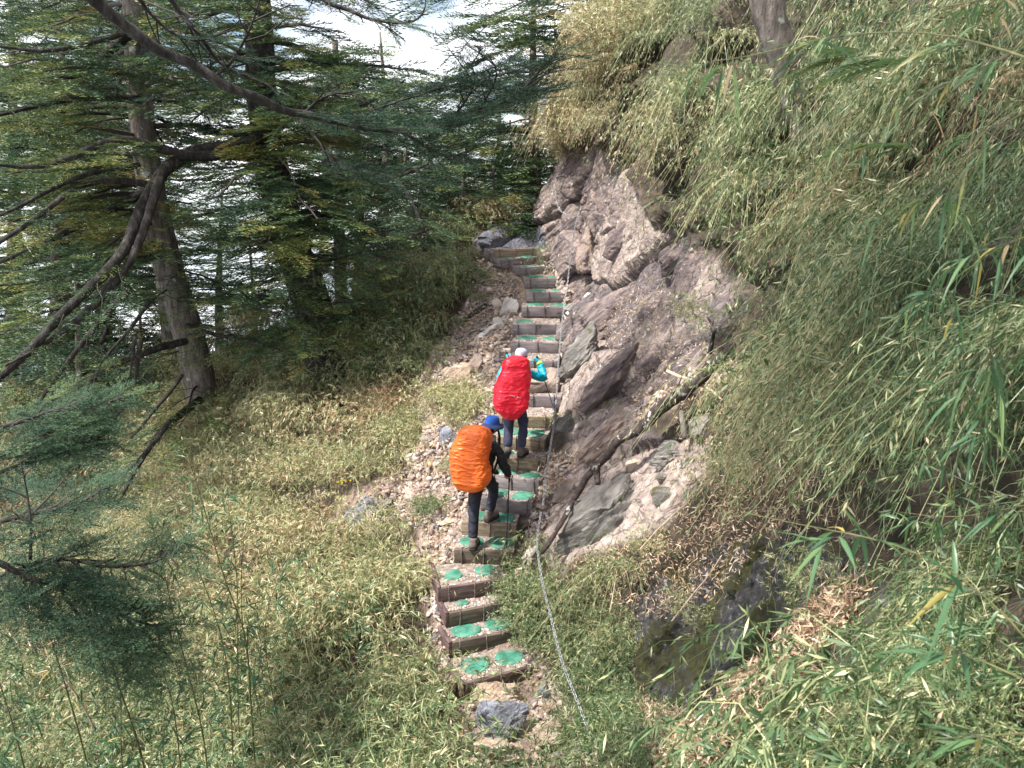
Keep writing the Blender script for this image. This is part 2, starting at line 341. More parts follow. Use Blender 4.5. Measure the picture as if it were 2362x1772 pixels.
# ------------------------------------------------------------------ terrain loft: sections y -> 14 (x, z) knots
def sec(y, zs, cx, w, right, left=None):
    if 17 < y < 40 and left is None: left = [(-300, -150), (-60, -34), (-20, zs - 8.0 - (y - 18) * .1), (-9, zs - 3.9 - (y - 18) * .03), (-4.5, zs - 2.2), (-2.2, zs - 1.05), (-1.1 + cx * .5, zs - .42)]
    l = left or [(-300, zs - 150), (-60, zs - 42), (-20, zs - 12.5), (-9, zs - 5.0), (-4.5, zs - 2.3), (-2.2, zs - 1.05), (-1.1 + cx * .5, zs - .42)]
    return y, l + [(cx - w / 2, zs), (cx + w / 2, zs)] + right
SEC = [
 sec(0.3, -1.9, 0, .8, [(.8, -1.6), (1.25, -.5), (1.5, .5), (1.9, 1.9), (60, 42)], [(-300, -150), (-60, -42), (-20, -18), (-9, -10), (-4.5, -6.5), (-2.2, -4.4), (-1.0, -2.7)]),
 sec(1.5, -2.4, 0, .8, [(.8, -2.0), (1.2, -1.3), (1.75, 0.0), (2.3, 1.6), (60, 42)], [(-300, -150), (-60, -42), (-20, -18), (-9, -10), (-4.5, -7), (-2.2, -5.0), (-1.0, -3.3)]),
 sec(3, -3.5, 0, .9, [(.7, -3.25), (1.3, -2.35), (2.1, -.95), (3.0, 1.5), (60, 42)], [(-300, -150), (-60, -42), (-20, -17), (-9, -10), (-4.5, -7), (-2.2, -5.2), (-1.0, -4.2)]),
 sec(5, -4.95, 0, 1.0, [(.95, -4.6), (1.75, -3.4), (2.55, -1.6), (3.3, .9), (60, 42)], [(-300, -150), (-60, -42), (-20, -17), (-9, -9.8), (-4.5, -7.3), (-2.2, -6.1), (-1.0, -5.35)]),
 sec(6.3, -5.5, 0, 1.0, [(.95, -5.2), (1.8, -3.7), (2.7, -1.9), (3.6, .9), (60, 42)]),
 sec(7.3, -5.55, -.12, .85, [(.8, -5.3), (1.8, -3.95), (2.7, -2.3), (3.7, .9), (60, 42)]),
 sec(8.33, -4.98, -.4, .8, [(.45, -4.85), (1.5, -3.8), (2.6, -2.1), (3.6, 1.2), (60, 42)]),
 sec(8.96, -4.79, -.36, .8, [(.45, -4.6), (1.5, -3.6), (2.5, -2.0), (3.5, 1.4), (60, 42)]),
 sec(9.8, -4.41, -.1, .8, [(.55, -4.2), (1.5, -3.2), (2.3, -1.9), (3.35, 1.6), (60, 42)]),
 sec(10.7, -3.84, .13, .8, [(.75, -3.65), (1.3, -2.95), (2.1, -1.75), (3.05, 1.9), (60, 42)]),
 sec(11.6, -3.46, .33, .85, [(.95, -3.25), (1.35, -2.6), (2.05, -1.35), (2.8, 2.1), (60, 42)]),
 sec(13.1, -2.89, .42, .85, [(1.0, -2.7), (1.45, -1.95), (1.95, -.5), (2.5, 2.5), (60, 42)]),
 sec(14.6, -2.45, .65, .85, [(1.2, -2.3), (1.4, -1.5), (1.55, -.1), (1.95, 2.3), (60, 42)]),
 sec(15.8, -1.85, .55, .85, [(1.0, -1.75), (1.12, -1.0), (1.28, .15), (1.6, 2.2), (60, 40)]),
 sec(16.5, -1.55, .0, 1.0, [(.55, -1.45), (.8, -.75), (1.05, .3), (1.5, 2.2), (60, 38)]),
 sec(17.9, -.98, -.2, 1.3, [(.5, -.9), (.65, -.5), (.95, .3), (1.5, 2.2), (60, 36)]),
 sec(20, -1.5, .2, 1.4, [(1.1, -1.0), (1.4, -.3), (1.8, .8), (2.6, 2.4), (60, 30)]),
 sec(24, -2.6, 1.0, 2.0, [(2.4, -1.8), (3.4, -.6), (5.0, .8), (8, 3.0), (60, 24)]),
 sec(34, -5.0, 2.0, 3.0, [(4.5, -4), (7, -3), (10, -1), (15, 2), (60, 16)]),
 sec(60, -16, 2.0, 4.0, [(6, -15), (10, -13), (15, -11), (25, -6), (80, 5)]),
 sec(150, -60, 2.0, 4.0, [(8, -60), (16, -58), (30, -55), (60, -45), (250, -30)]),
 sec(700, -260, 2.0, 4.0, [(20, -255), (60, -250), (120, -240), (250, -200), (900, -100)]),
]
ys = np.array([s[0] for s in SEC]); KN = np.array([[(x, z) for x, z in s[1]] for s in SEC])
rows = np.concatenate([np.arange(.3, 5, .05), np.arange(5, 18.5, .038), np.arange(18.5, 26, .15), np.arange(26, 60, 1.5), np.linspace(60, 700, 30)])
cols = np.concatenate([np.linspace(0, 1, 6)[:-1], np.linspace(1, 2, 12)[:-1], np.linspace(2, 3, 24)[:-1], np.linspace(3, 4, 34)[:-1], np.linspace(4, 5, 40)[:-1], np.linspace(5, 6, 30)[:-1],
                       np.linspace(6, 7, 16)[:-1], np.linspace(7, 8, 14)[:-1], np.linspace(8, 9, 16)[:-1], np.linspace(9, 10, 44)[:-1], np.linspace(10, 11, 56)[:-1], np.linspace(11, 12, 44)[:-1], 12 + np.linspace(0, 1, 60) ** 2.6])
G = np.zeros((len(rows), len(cols), 3))
for c in (0, 1):
    tmp = np.stack([np.interp(rows, ys, KN[:, k, c]) for k in range(14)], 1)
    full = np.stack([np.interp(cols, np.arange(14), tmp[i]) for i in range(len(rows))], 0)
    for _ in range(5):   # soften the creases of the loft
        full[2:-2] = (full[:-4] + full[1:-3] + full[2:-2] + full[3:-1] + full[4:]) / 5
        mid = (full[:, 30:-14] * 2 + full[:, 29:-15] + full[:, 31:-13]) / 4; full[:, 30:-14] = mid
    G[..., 0 if c == 0 else 2] = full
G[..., 1] = rows[:, None]
def normals(G):
    a = np.gradient(G, axis=0); b = np.gradient(G, axis=1); n = np.cross(b, a); n /= np.linalg.norm(n, axis=2)[..., None] + 1e-9
    return np.where(n[..., 2:3] < 0, n, n) 
NRM = normals(G)
if NRM[200, 100, 2] < 0: NRM = -NRM

def inpoly(px, py, poly):
    poly = np.asarray(poly, float); inside = np.zeros(px.shape, bool); j = len(poly) - 1
    for i in range(len(poly)):
        xi, yi = poly[i]; xj, yj = poly[j]
        c = ((yi > py) != (yj > py)) & (px < (xj - xi) * (py - yi) / (yj - yi + 1e-9) + xi)
        inside ^= c; j = i
    return inside
SCREE = [
 [(478, 262), (500, 252), (528, 262), (532, 300), (518, 330), (515, 400), (500, 425), (492, 470), (470, 520), (455, 560), (445, 590), (425, 585), (405, 566), (425, 545), (418, 520), (385, 528), (345, 536), (332, 525), (362, 500), (400, 470), (428, 440), (416, 405), (425, 370), (450, 330), (470, 300)],
 [(438, 585), (455, 580), (520, 620), (560, 690), (578, 720), (612, 768), (475, 768), (462, 700), (448, 690), (436, 640), (425, 600)],
 [(540, 475), (552, 455), (590, 446), (622, 418), (650, 385), (700, 345), (728, 350), (735, 372), (700, 385), (640, 425), (600, 460), (568, 480), (545, 530), (520, 580), (512, 540)],
 [(548, 262), (580, 262), (618, 290), (590, 315), (570, 318), (562, 350), (556, 390), (540, 395), (505, 395), (505, 300)],
]
ROCK = [(476, 250), (480, 236), (520, 225), (545, 180), (555, 160), (572, 148), (600, 150), (650, 182), (665, 235), (705, 250), (745, 290), (730, 330), (705, 352), (650, 400), (640, 420), (660, 440), (700, 420), (700, 470), (660, 515), (600, 550), (560, 580), (545, 560), (545, 500), (565, 440), (556, 400), (556, 340), (572, 300), (560, 262), (535, 250)]
DARK = [(635, 590), (660, 560), (720, 545), (790, 520), (860, 560), (920, 600), (925, 700), (900, 790), (640, 790), (648, 700), (640, 640)]
LITTER = [[(640, 700), (670, 768), (760, 768), (740, 730), (700, 735)], [(780, 655), (860, 590), (872, 600), (830, 650), (790, 675)], [(730, 700), (830, 650), (815, 672), (740, 722)]]
SLATE = [(478, 250), (476, 238), (500, 234), (522, 222), (540, 226), (542, 246), (520, 250)]
def scree_mask(px, py):
    m = np.zeros(px.shape, bool)
    for p in SCREE: m |= inpoly(px, py, p)
    return m
def blur(a, k=2):
    a = a.astype(float)
    for _ in range(k):
        a[1:-1, 1:-1] = (a[1:-1, 1:-1] * 2 + a[:-2, 1:-1] + a[2:, 1:-1] + a[1:-1, :-2] + a[1:-1, 2:]) / 6
    return a
PX, PY, PD = proj(G)
wob = fbm(G, 1.3, 3, 5) * 9
near = (rows[:, None] < 22) & (rows[:, None] > 2.2)
mS = blur(scree_mask(PX + wob, PY + wob * .7) & near & (PD > 4.5)); mR = blur(inpoly(PX + wob, PY + wob, ROCK) & near & (PD > 7)); mD = blur(inpoly(PX + wob, PY + wob, DARK) & near)
mL = blur(inpoly(PX, PY, LITTER[0]) | inpoly(PX, PY, LITTER[1]) | inpoly(PX, PY, LITTER[2]))
mSl = blur(inpoly(PX, PY, SLATE) & near & (PD > 13))
mR = np.clip(mR - mSl * .0, 0, 1)
# relief: ledges along the tilted strata in rock, soft lumps elsewhere
ax = np.array([math.sin(R(42)) * -1, .22, math.cos(R(42))])
s = (G @ ax) * 2.2 + fbm(G, .9, 3, 11) * .75
saw = (s - np.floor(s)); ledge = np.where(saw < .8, saw / .8, (1 - saw) / .2)
s2 = (G @ ax) * 6.5 + fbm(G, 2.0, 3, 21) * .9
saw2 = s2 - np.floor(s2); ledge2 = np.where(saw2 < .75, saw2 / .75, (1 - saw2) / .25)
crk = np.abs(fbm(G * np.array([1, .9, .8]), 1.5, 2, 33)); crk = -np.clip(.09 - crk, 0, .09) / .09
def facets(G, m, n, sa, sb, off, tilt, seed):
    # fractured rock: flat faces bounded by joints, stretched along the strata
    r = np.random.default_rng(seed); A = np.array([math.cos(R(42)), 0, math.sin(R(42))]); B = np.array([-math.sin(R(42)), 0, math.cos(R(42))])
    sel = np.where(m.ravel() > .02)[0]; P = G.reshape(-1, 3)[sel]; P2 = P + np.stack([fbm(P, 1.6, 2, seed + k) for k in range(3)], 1) * .10
    Q = np.stack([P2 @ A / sa, P2[:, 1] / (sa * .8), P2 @ B / sb], 1); sd_ = Q[r.choice(len(Q), n)]
    best = np.full(len(Q), 1e9); who = np.zeros(len(Q), int); sec = np.full(len(Q), 1e9)
    for k in range(n):
        d = ((Q - sd_[k]) ** 2).sum(1); lt = d < best; sec = np.where(lt, best, np.minimum(sec, d)); best = np.where(lt, d, best); who[lt] = k
    o_ = r.uniform(-1, 1, n) * off; tv = r.normal(size=(n, 3)) * tilt
    val = o_[who] + ((Q - sd_[who]) * tv[who]).sum(1); gap = np.sqrt(sec) - np.sqrt(best)
    val -= np.clip(.10 - gap, 0, .10) / .10 * off * .7
    out = np.zeros(m.size); out[sel] = val; f_ = np.zeros(m.size); f_[sel] = r.random(n)[who]; return out.reshape(m.shape), f_.reshape(m.shape)
mRD = np.maximum(mR, mD)
fac1, fid = facets(G, mRD, 26, 2.0, .7, .17, .09, 5); fac2, fid2 = facets(G, mRD, 330, .6, .2, .03, .015, 6)
disp = mR * (fac1 + fac2 + (ledge2 - .5) * .02 + fbm(G, 5.0, 3, 3) * .008)
disp += mD * (fac1 * .3 + fac2 * 2.2 + fbm(G, 5, 4, 9) * .05)
bankm = np.clip((cols[None] - 10.2) / 1.2, 0, 1) * (1 - mR) * (1 - mD)
s3 = G[..., 2] * .85 + G[..., 1] * .12 + fbm(G, .55, 3, 42) * 1.0; BU = s3 - np.floor(s3)
disp += bankm * ((np.where(BU < .2, BU / .2, 1 - (BU - .2) / .8) - .45) * .62 * np.clip(.75 + fbm(G, .8, 2, 47), .3, 1.3) + (np.abs(fbm(G, .75, 3, 41)) - .25) * .25)
lm = np.clip((6.4 - cols[None]) / .8, 0, 1)
disp += lm * (fbm(G, .45, 3, 44) * .3 + np.abs(fbm(G, .85, 2, 45)) * .45)
stair = np.clip(1 - np.abs((cols[None] - 7.5) / .9), 0, 1)
disp += (1 - mR) * (1 - mD) * (fbm(G, .8, 3, 8) * .09 + fbm(G, 6, 2, 12) * .02) * (1 - stair)
disp *= np.clip((40 - rows[:, None]) / 20, 0, 1)
G = G + NRM * disp[..., None]
G[..., 2] -= np.clip(.8 - np.abs(cols[None] - 7.5), 0, .25) * 4 * .17 * ((rows[:, None] > 7.2) & (rows[:, None] < 16.8))
nr, nc = G.shape[:2]
i = np.arange(nr - 1)[:, None] * nc + np.arange(nc - 1)[None]
FQ = np.stack([i, i + nc, i + nc + 1, i + 1], -1).reshape(-1, 4)[:, ::-1]
ter = build('hillside', G.reshape(-1, 3), FQ, terrain_mat(), smooth=True, attrs={'rock': mR.ravel(), 'dark': mD.ravel(), 'dirt': np.clip(mS, 0, 1).ravel(), 'slate': mSl.ravel(), 'joint': (fid * .65 + fid2 * .35).ravel()})
ter['kind'] = 'structure'
try: ter.data.set_sharp_from_angle(angle=R(24))
except Exception: pass
NRM = normals(G)
if NRM[200, 100, 2] < 0: NRM = -NRM
PX, PY, PD = proj(G)
Gf = G.reshape(-1, 3); PXf = PX.ravel(); PYf = PY.ravel(); PDf = PD.ravel(); NF = NRM.reshape(-1, 3)
_vis = (PDf > .5) & (PXf > -200) & (PXf < 1224) & (PYf > -200) & (PYf < 968)
# visibility map at 2 px: nearest depth
_zb = np.full((600, 740), 1e9)
_ix = ((PXf + 220) / 2).astype(int); _iy = ((PYf + 210) / 2).astype(int)
np.minimum.at(_zb, (_iy[_vis], _ix[_vis]), PDf[_vis])
def depth_at(px, py, k=1):
    ix = np.clip(((np.asarray(px) + 220) / 2).astype(int), k, 739 - k); iy = np.clip(((np.asarray(py) + 210) / 2).astype(int), k, 599 - k)
    d = np.full(ix.shape, 1e9)
    for a in range(-k, k + 1):
        for b in range(-k, k + 1): d = np.minimum(d, _zb[iy + a, ix + b])
    return d
def ground_px(px, py, r=6):
    d = (PXf - px) ** 2 + (PYf - py) ** 2
    m = np.where((d < r * r) & _vis)[0]
    if not len(m): m = np.where((d < 40 ** 2) & _vis)[0]
    if not len(m): return at(px, py + 12, 18.0), np.array([-.3, -.3, .9])
    dm = PDf[m].min(); m = m[PDf[m] < dm + .5]
    k = m[np.argmin(d[m])]
    p = ray(px, py); P = p / FPX * PDf[k]
    return P, NF[k]
def ground_xy(x, y):
    m = np.abs(Gf[:, 1] - y) < .3; k = np.where(m)[0]; return Gf[k[np.argmin((Gf[k, 0] - x) ** 2 + (Gf[k, 1] - y) ** 2)]].copy()
# ------------------------------------------------------------------ rocks
def ico(sub):
    import bmesh
    bm = bmesh.new(); bmesh.ops.create_icosphere(bm, subdivisions=sub, radius=1)
    V = np.array([v.co[:] for v in bm.verts]); F = np.array([[v.index for v in f.verts] for f in bm.faces]); bm.free(); return V, F
ICO = {k: ico(k) for k in (1, 2, 3, 4, 5)}
def rock_verts(sub, seed, ncut=11, cut=(.45, .8), rough=.04, lay=.03, flat=.6):
    r = np.random.default_rng(seed); V, F = ICO[sub]; V = V * 1.15
    dirs = r.normal(size=(ncut, 3)); dirs /= np.linalg.norm(dirs, axis=1)[:, None]
    dirs = np.concatenate([dirs, [[0, 0, 1], [0, 0, -1]]]); dd = np.r_[r.uniform(cut[0], cut[1], ncut), flat, flat]
    for n_, d_ in zip(dirs, dd):
        e = V @ n_ - d_; e = np.where(e > 0, e, 0); V = V - e[:, None] * n_
    q = fbm(V + seed * 3.1, 2.2, 4, seed) * rough
    zz = V[:, 2] * 5 + fbm(V + seed, 1.5, 2, seed) ; lz = (zz - np.floor(zz) - .5) * lay
    rad = V / (np.linalg.norm(V, axis=1)[:, None] + 1e-6)
    V = V + rad * (q + lz)[:, None]
    V = V / np.abs(V).max(axis=0)
    return V, F
def place_rock(name, label, cat, px, py, wpx, hpx, ang, mat, thick=.6, seed=1, sub=4, sink=.25, group=None, tilt=0.0, flat=.6, depth=None, kw=None):
    """rock lying at a surveyed spot: wpx,hpx apparent size, ang = tilt of the long axis in degrees"""
    if depth is None: P, n_ = ground_px(px, py)
    else: P = at(px, py, depth); n_ = np.array([-.3, -.6, .7])
    D = P[1] * CP - P[2] * SP; k = D / FPX
    a = R(ang)
    ex = np.array([math.cos(a), 0, math.sin(a)]); up = np.array([-math.sin(a), 0, math.cos(a)])
    t = R(tilt); ez = up * math.cos(t) - np.array([0, 1, 0]) * math.sin(t) ; ey = np.cross(ez, ex)
    V, F = rock_verts(sub, seed, flat=flat, **(kw or {}))
    w = wpx * k / 2 * 1.08; h = hpx * k / 2 * 1.08; th = max(w * thick * .8, h * thick)
    W = V[:, :1] * w * ex + V[:, 1:2] * th * ey + V[:, 2:3] * h * ez
    W = W + fbm(W + P, 2.5 / max(w, .05) * .3, 3, seed)[:, None] * .05 * w * np.array([0, 1, 0])
    o = build(name, W, F, M[mat], smooth=False)
    o.location = Vector(P + np.array([0, 1, 0]) * th * (-.3 if py > 690 else (-.15 if 'mossy slab below' in label else (.5 if wpx * hpx > 900 else .12))) + (np.array([0, 0, .17]) if py > 690 else 0))
    me = o.data
    try: me.set_sharp_from_angle(angle=R(32))
    except Exception: pass
    me.polygons.foreach_set('use_smooth', np.ones(len(F), bool))
    tag(o, label, cat, group, 'thing')
    return o
RG = 'rocks and slabs beside the stairway'
RL = [
 # name,label,px,py,w,h,ang,mat,thick,tilt
 ('stone_slab', 'tall pale pinkish slab standing on end beside the upper steps, right of the chain', 586, 256, 27, 52, -8, 'rock_pink', .5, -15, .8),
 ('stone_slab', 'dark purple slab with a pointed lower end in the middle of the rock face', 620, 246, 28, 44, -12, 'rock_purple', .5, -10, .85),
 ('stone_slab', 'purple leaning slab half under the hanging bamboo at the right edge of the rock face', 678, 258, 44, 28, 38, 'rock_purple', .6, -20, .7),
 ('stone_slab', 'long reddish grey slab sloping up to the right from the middle steps', 610, 318, 104, 40, 33, 'rock_purple', .45, -28, .55),
 ('stone_slab', 'grey whale backed rock ridge right of the red hiker', 585, 355, 66, 34, 50, 'rock_grey', .5, -25, .7),
 ('stone_slab', 'long red brown rock ridge running up right beneath the scree of dry leaves', 622, 378, 104, 34, 50, 'rock_purple', .6, -25, .7),
 ('boulder', 'rounded grey boulder at the chain beside the red hiker\'s legs', 569, 431, 32, 30, 10, 'rock_grey', .8, 0, .85),
 ('boulder', 'large dark grey mossy slab below the fallen branch', 606, 517, 120, 58, 36, 'rock_grey', .5, -22, .75),
 ('boulder', 'flat grey boulder with dead leaves on it, right of the fallen branch', 674, 459, 46, 32, 8, 'rock_grey', .7, -15, .8),
 ('boulder', 'small brown split rock below the fallen branch', 635, 468, 27, 13, 22, 'rock_tan', .7, 0, .7),
 ('boulder', 'grey rock directly right of the large mossy slab', 662, 498, 26, 24, 60, 'rock_grey', .7, -10, .8),
 ('stone_slab', 'pinkish ledge between the chain and the lower end of the fallen branch', 574, 493, 46, 30, 38, 'rock_pink', .5, -25, .6),
 ('stone_slab', 'long pink ledge above and left of the fallen branch', 608, 440, 92, 26, 43, 'rock_pink', .5, -28, .6),
 ('boulder', 'grey lichen covered rock partly under bamboo right of the dead stump', 704, 428, 32, 26, 15, 'rock_grey', .7, -15, .8),
 ('stone_slab', 'small upright pair of grey stones above the large mossy slab', 665, 478, 12, 16, 70, 'rock_grey', .6, 0, .7),
 # left of the stairs
 ('stone_slab', 'white pointed slab standing left of the middle steps', 510, 312, 18, 27, -14, 'rock_pale', .35, -8, .8),
 ('stone_slab', 'thin white slab leaning below the white pointed slab', 500, 327, 10, 20, 22, 'rock_pale', .35, -5, .8),
 ('stone_slab', 'long pale flat slab lying left of the thin white slab', 487, 335, 32, 10, 38, 'rock_pale', .5, -20, .6),
 ('stone_slab', 'narrow grey plank shaped stone on the scree left of the stairs', 476, 331, 30, 6, 36, 'rock_grey', .6, -20, .6),
 ('boulder', 'tan angular block in the left scree, left one of a touching pair', 459, 375, 30, 22, 12, 'rock_tan', .6, -15, .8),
 ('boulder', 'pinkish tall block in the left scree, right one of a touching pair', 475, 368, 18, 30, -12, 'rock_pink', .6, -10, .8),
 ('stone_slab', 'brown block at the edge of the bamboo on the left scree', 450, 361, 17, 11, -8, 'rock_tan', .7, 0, .8),
 ('stone_slab', 'upright dark stone against the bamboo edge on the left scree', 431, 369, 6, 16, 4, 'rock_tan', .7, 0, .8),
 ('boulder', 'grey white striped boulder left of the orange hiker\'s hat', 446, 438, 20, 20, 48, 'rock_blue', .7, -10, .8),
 ('stone_slab', 'tan upright stone in the gully left of the orange pack', 426, 452, 8, 18, -5, 'rock_tan', .6, 0, .8),
 ('stone_slab', 'big lilac grey slab lying on the bamboo slope left of the scree', 360, 515, 50, 23, 38, 'rock_blue', .35, -38, .6),
 ('stone_slab', 'narrow grey brown slab lying against the big lilac grey slab', 380, 511, 34, 12, 36, 'rock_grey', .4, -30, .6),
 ('stone_slab', 'flat pale stone poking out below the orange pack on the left', 449, 520, 26, 6, -4, 'rock_tan', .8, 0, .7),
 ('stone_slab', 'small blue grey stone on the left edge below the orange pack', 440, 527, 13, 9, 10, 'rock_blue', .8, 0, .8),
 ('stone_slab', 'flat reddish slab beside the orange pack bottom', 453, 493, 24, 7, 3, 'rock_pink', .9, 0, .7),
 ('boulder', 'pinkish block under the flat reddish slab beside the orange hiker\'s leg', 457, 506, 15, 15, 20, 'rock_pink', .7, 0, .8),
 ('stone_slab', 'orange brown stone on the slope left of the lower steps', 415, 556, 26, 6, 30, 'rock_tan', .8, -10, .7),
 ('stone_slab', 'whitish stone lying beside the lower side boards on the left', 431, 640, 9, 13, 10, 'rock_pale', .7, 0, .8),
 ('stone_slab', 'tan rough stone propped under the bottom step on the left', 452, 697, 13, 22, -10, 'rock_tan', .7, 0, .8),
 # bottom path
 ('stone_slab', 'large flat tan slab directly below the bottom step', 497, 705, 54, 26, 5, 'rock_tan', .8, -48, .5),
 ('boulder', 'shiny blue grey slate rock at the foot of the stairway', 502, 733, 52, 38, 6, 'rock_blue', .7, -25, .65),
 ('boulder', 'orange tan flat rock right of the blue grey slate rock', 553, 741, 47, 22, 4, 'rock_tan', .8, -25, .6),
 ('boulder', 'brown grey rock cut by the bottom edge of the photo under the slate rock', 505, 762, 56, 22, 4, 'rock_tan', .8, -25, .7),
 ('boulder', 'small dark blue grey stone right of the tan slab', 544, 705, 14, 13, 10, 'rock_blue', .8, 0, .8),
 ('boulder', 'small tan stone above the orange tan rock', 549, 718, 17, 12, 30, 'rock_tan', .8, 0, .8),
 ('boulder', 'small grey stone at the very bottom beside the chain', 612, 765, 15, 12, 0, 'rock_grey', .8, 0, .8),
 ('boulder', 'grey stone low on the left of the slate rock', 470, 752, 18, 14, 20, 'rock_grey', .8, 0, .8),
 ('stone_slab', 'lens shaped grey slab on the ledge right of the middle steps', 573, 307, 21, 6, -3, 'rock_grey', .9, 0, .7),
 ('stone_slab', 'dark thin slab propped beside the lens shaped grey slab', 589, 304, 20, 5, 22, 'rock_dark', .9, 0, .7),
 ('stone_slab', 'flat dark slate plate sticking out at the left of the top landing', 487, 237, 20, 4, -8, 'rock_blue', 1.2, 0, .8),
 ('stone_slab', 'pale lump of stone beside the right end of the upper steps', 549, 256, 14, 7, -8, 'rock_pink', .8, 0, .8),
]
for k, (nm, lab, px, py, w, h, ang, mt, th, ti, fl) in enumerate(RL):
    big = w * h > 900
    place_rock(nm, lab, 'rock', px, py, w, h, ang, mt, th, seed=31 + k * 7, sub=5 if big else (4 if w * h > 200 else 3), tilt=ti, flat=fl, group=RG,
               kw=dict(rough=.11, lay=.07, ncut=15, cut=(.5, .85)) if big else dict(rough=.08, ncut=10))
# the natural stone slab that takes the place of one riser
V, F = ICO[4]; q_ = np.sign(V) * np.abs(V) ** .38; c_ = at(533, 380, 12.05); q_ = q_ * np.array([.44, .22, .12]); q_ = q_ + fbm(q_ + 3, 3.5, 4, 8)[:, None] * np.array([.02, .06, .03]) + q_[:, 1:2] * np.array([0, 0, .3])
o = build('stone_slab', q_, F, M['rock_pink'], smooth=True); o.location = Vector(c_); tag(o, 'broad pale grey slab forming a natural step right of the red pack', 'rock', RG, 'thing')
place_rock('stone_slab', 'dark bluish slate stone lying at the left end of the top step', 'rock', 484, 243, 14, 6, 0, 'rock_blue', 1.0, seed=503, sub=3, group=RG)

# loose scree: thousands of small chips, one mass
def chips(name, polys, n, smin, smax, mat, label_tint, seed=3, flatness=.17, dmin=4.5):
    r = np.random.default_rng(seed)
    m = np.zeros(len(Gf), bool)
    for p in polys: m |= inpoly(PXf, PYf, p)
    m &= _vis & (PDf > dmin); idx = np.where(m)[0]; idx = idx[PDf[idx] < depth_at(PXf[idx], PYf[idx], 2) + .8]
    w = PDf[idx] ** 1.0; w /= w.sum()
    ci = np.tile(cols, nr)[idx]; okc = (mR.ravel()[idx] < .5) & (~inpoly(PXf[idx], PYf[idx], [(466, 692), (580, 692), (590, 768), (466, 768)]) | (r.random(len(idx)) < .6)) & ~((ci > 6.97) & (ci < 8.03) & (Gf[idx, 1] > 7.25) & (Gf[idx, 1] < 16.7)); idx = idx[okc]; w = w[okc]; w /= w.sum()
    k = r.choice(idx, n, p=w)
    P = Gf[k] + r.normal(size=(n, 3)) * .03; nn = NF[k] * .5 + r.normal(size=(n, 3)) * .33 + np.array([0, 0, .4]); nn /= np.linalg.norm(nn, axis=1)[:, None]
    sz = smin + (smax - smin) * r.random(n) ** 8.0
    tx = np.cross(nn, r.normal(size=(n, 3))); tx /= np.linalg.norm(tx, axis=1)[:, None]; ty = np.cross(nn, tx)
    # irregular six sided chip: top and bottom rings
    th = np.sort(r.random((n, 6)), axis=1) * .45 * 2 * np.pi + np.arange(6) / 6 * .55 * 2 * np.pi
    rr = r.uniform(.7, 1.1, (n, 6)); asp = r.uniform(.3, .7, (n, 1))
    cx = np.cos(th) * rr; cy = np.sin(th) * rr * asp
    h = sz * r.uniform(.5, 1.2, n) * flatness
    ring = P[:, None] + sz[:, None, None] * (cx[..., None] * tx[:, None] + cy[..., None] * ty[:, None])
    top = ring * 1 + (nn * h[:, None])[:, None] + (P[:, None] - ring) * .08; bot = ring - (nn * h[:, None])[:, None]
    V = np.concatenate([bot, top], 1).reshape(-1, 3)
    b = (np.arange(n) * 12)[:, None, None]
    j = np.arange(6); side = np.stack([j, (j + 1) % 6, (j + 1) % 6 + 6, j + 6], 1)[None] + b
    tq = np.array([[6, 7, 8, 9], [6, 9, 10, 11]])[None] + b
    F = np.concatenate([side, tq], 1).reshape(-1, 4)
    t = r.choice(label_tint, n) + r.normal(size=n) * .05
    return build(name, V, F, M[mat], tint=np.repeat(np.clip(t, 0, 1), 8))
tag(chips('scree_slabs', SCREE, 700, .05, .21, 'scree', np.array([.3, .45, .55, .65, .75, .85, .92]), seed=8, flatness=.14), kind='stuff')
o = chips('scree', SCREE, 34000, .007, .10, 'scree', np.array([.1, .3, .4, .5, .55, .6, .65, .7, .75, .8, .85, .95])); tag(o, kind='stuff')
# dry leaves and bamboo litter on ledges
def litter(name, polys, n, seed, ln=(.03, .09), dmin=2.5):
    r = np.random.default_rng(seed); m = np.zeros(len(Gf), bool)
    for p in polys: m |= inpoly(PXf, PYf, p)
    m &= _vis & (PDf > dmin); idx = np.where(m)[0]; idx = idx[PDf[idx] < depth_at(PXf[idx], PYf[idx], 2) + .6]; idx = idx[(mR.ravel()[idx] < .5) | (r.random(len(idx)) < .3)]
    k = r.choice(idx, n); P = Gf[k] + r.normal(size=(n, 3)) * .04 + NF[k] * (r.random((n, 1)) * .06)
    nn = NF[k] + r.normal(size=(n, 3)) * .5; nn /= np.linalg.norm(nn, axis=1)[:, None]
    d = r.normal(size=(n, 3)); d = np.cross(nn, d); d /= np.linalg.norm(d, axis=1)[:, None]
    V, F = leafquads(P, d, np.cross(nn, d), r.uniform(ln[0], ln[1], n), r.uniform(.006, .014, n))
    return build(name, V, F, M['litter'], tint=r.random(n))
def leafquads(P, d, w, ln, wd, mid=.4):
    n = len(P); ln = np.broadcast_to(ln, (n,))[:, None]; wd = np.broadcast_to(wd, (n,))[:, None]
    a = P; c = P + d * ln; m_ = P + d * ln * mid
    V = np.stack([a, m_ + w * wd * .5, c, m_ - w * wd * .5], 1).reshape(-1, 3)
    F = np.arange(n * 4).reshape(-1, 4); return V, F
LP = LITTER + [SCREE[2], [(590, 330), (660, 270), (680, 300), (720, 340), (690, 380), (640, 430), (620, 440), (640, 380)], [(690, 440), (760, 420), (790, 470), (720, 540), (680, 510)], [(560, 560), (640, 540), (760, 530), (740, 590), (660, 620), (600, 600)]]
tag(litter('dry_leaf_litter', LP + [SCREE[0], [(690, 380), (800, 380), (860, 520), (700, 560), (660, 480)]], 26000, 5), kind='stuff')
tag(litter('dry_bamboo_litter', LITTER, 16000, 6, (.04, .11)), kind='stuff')

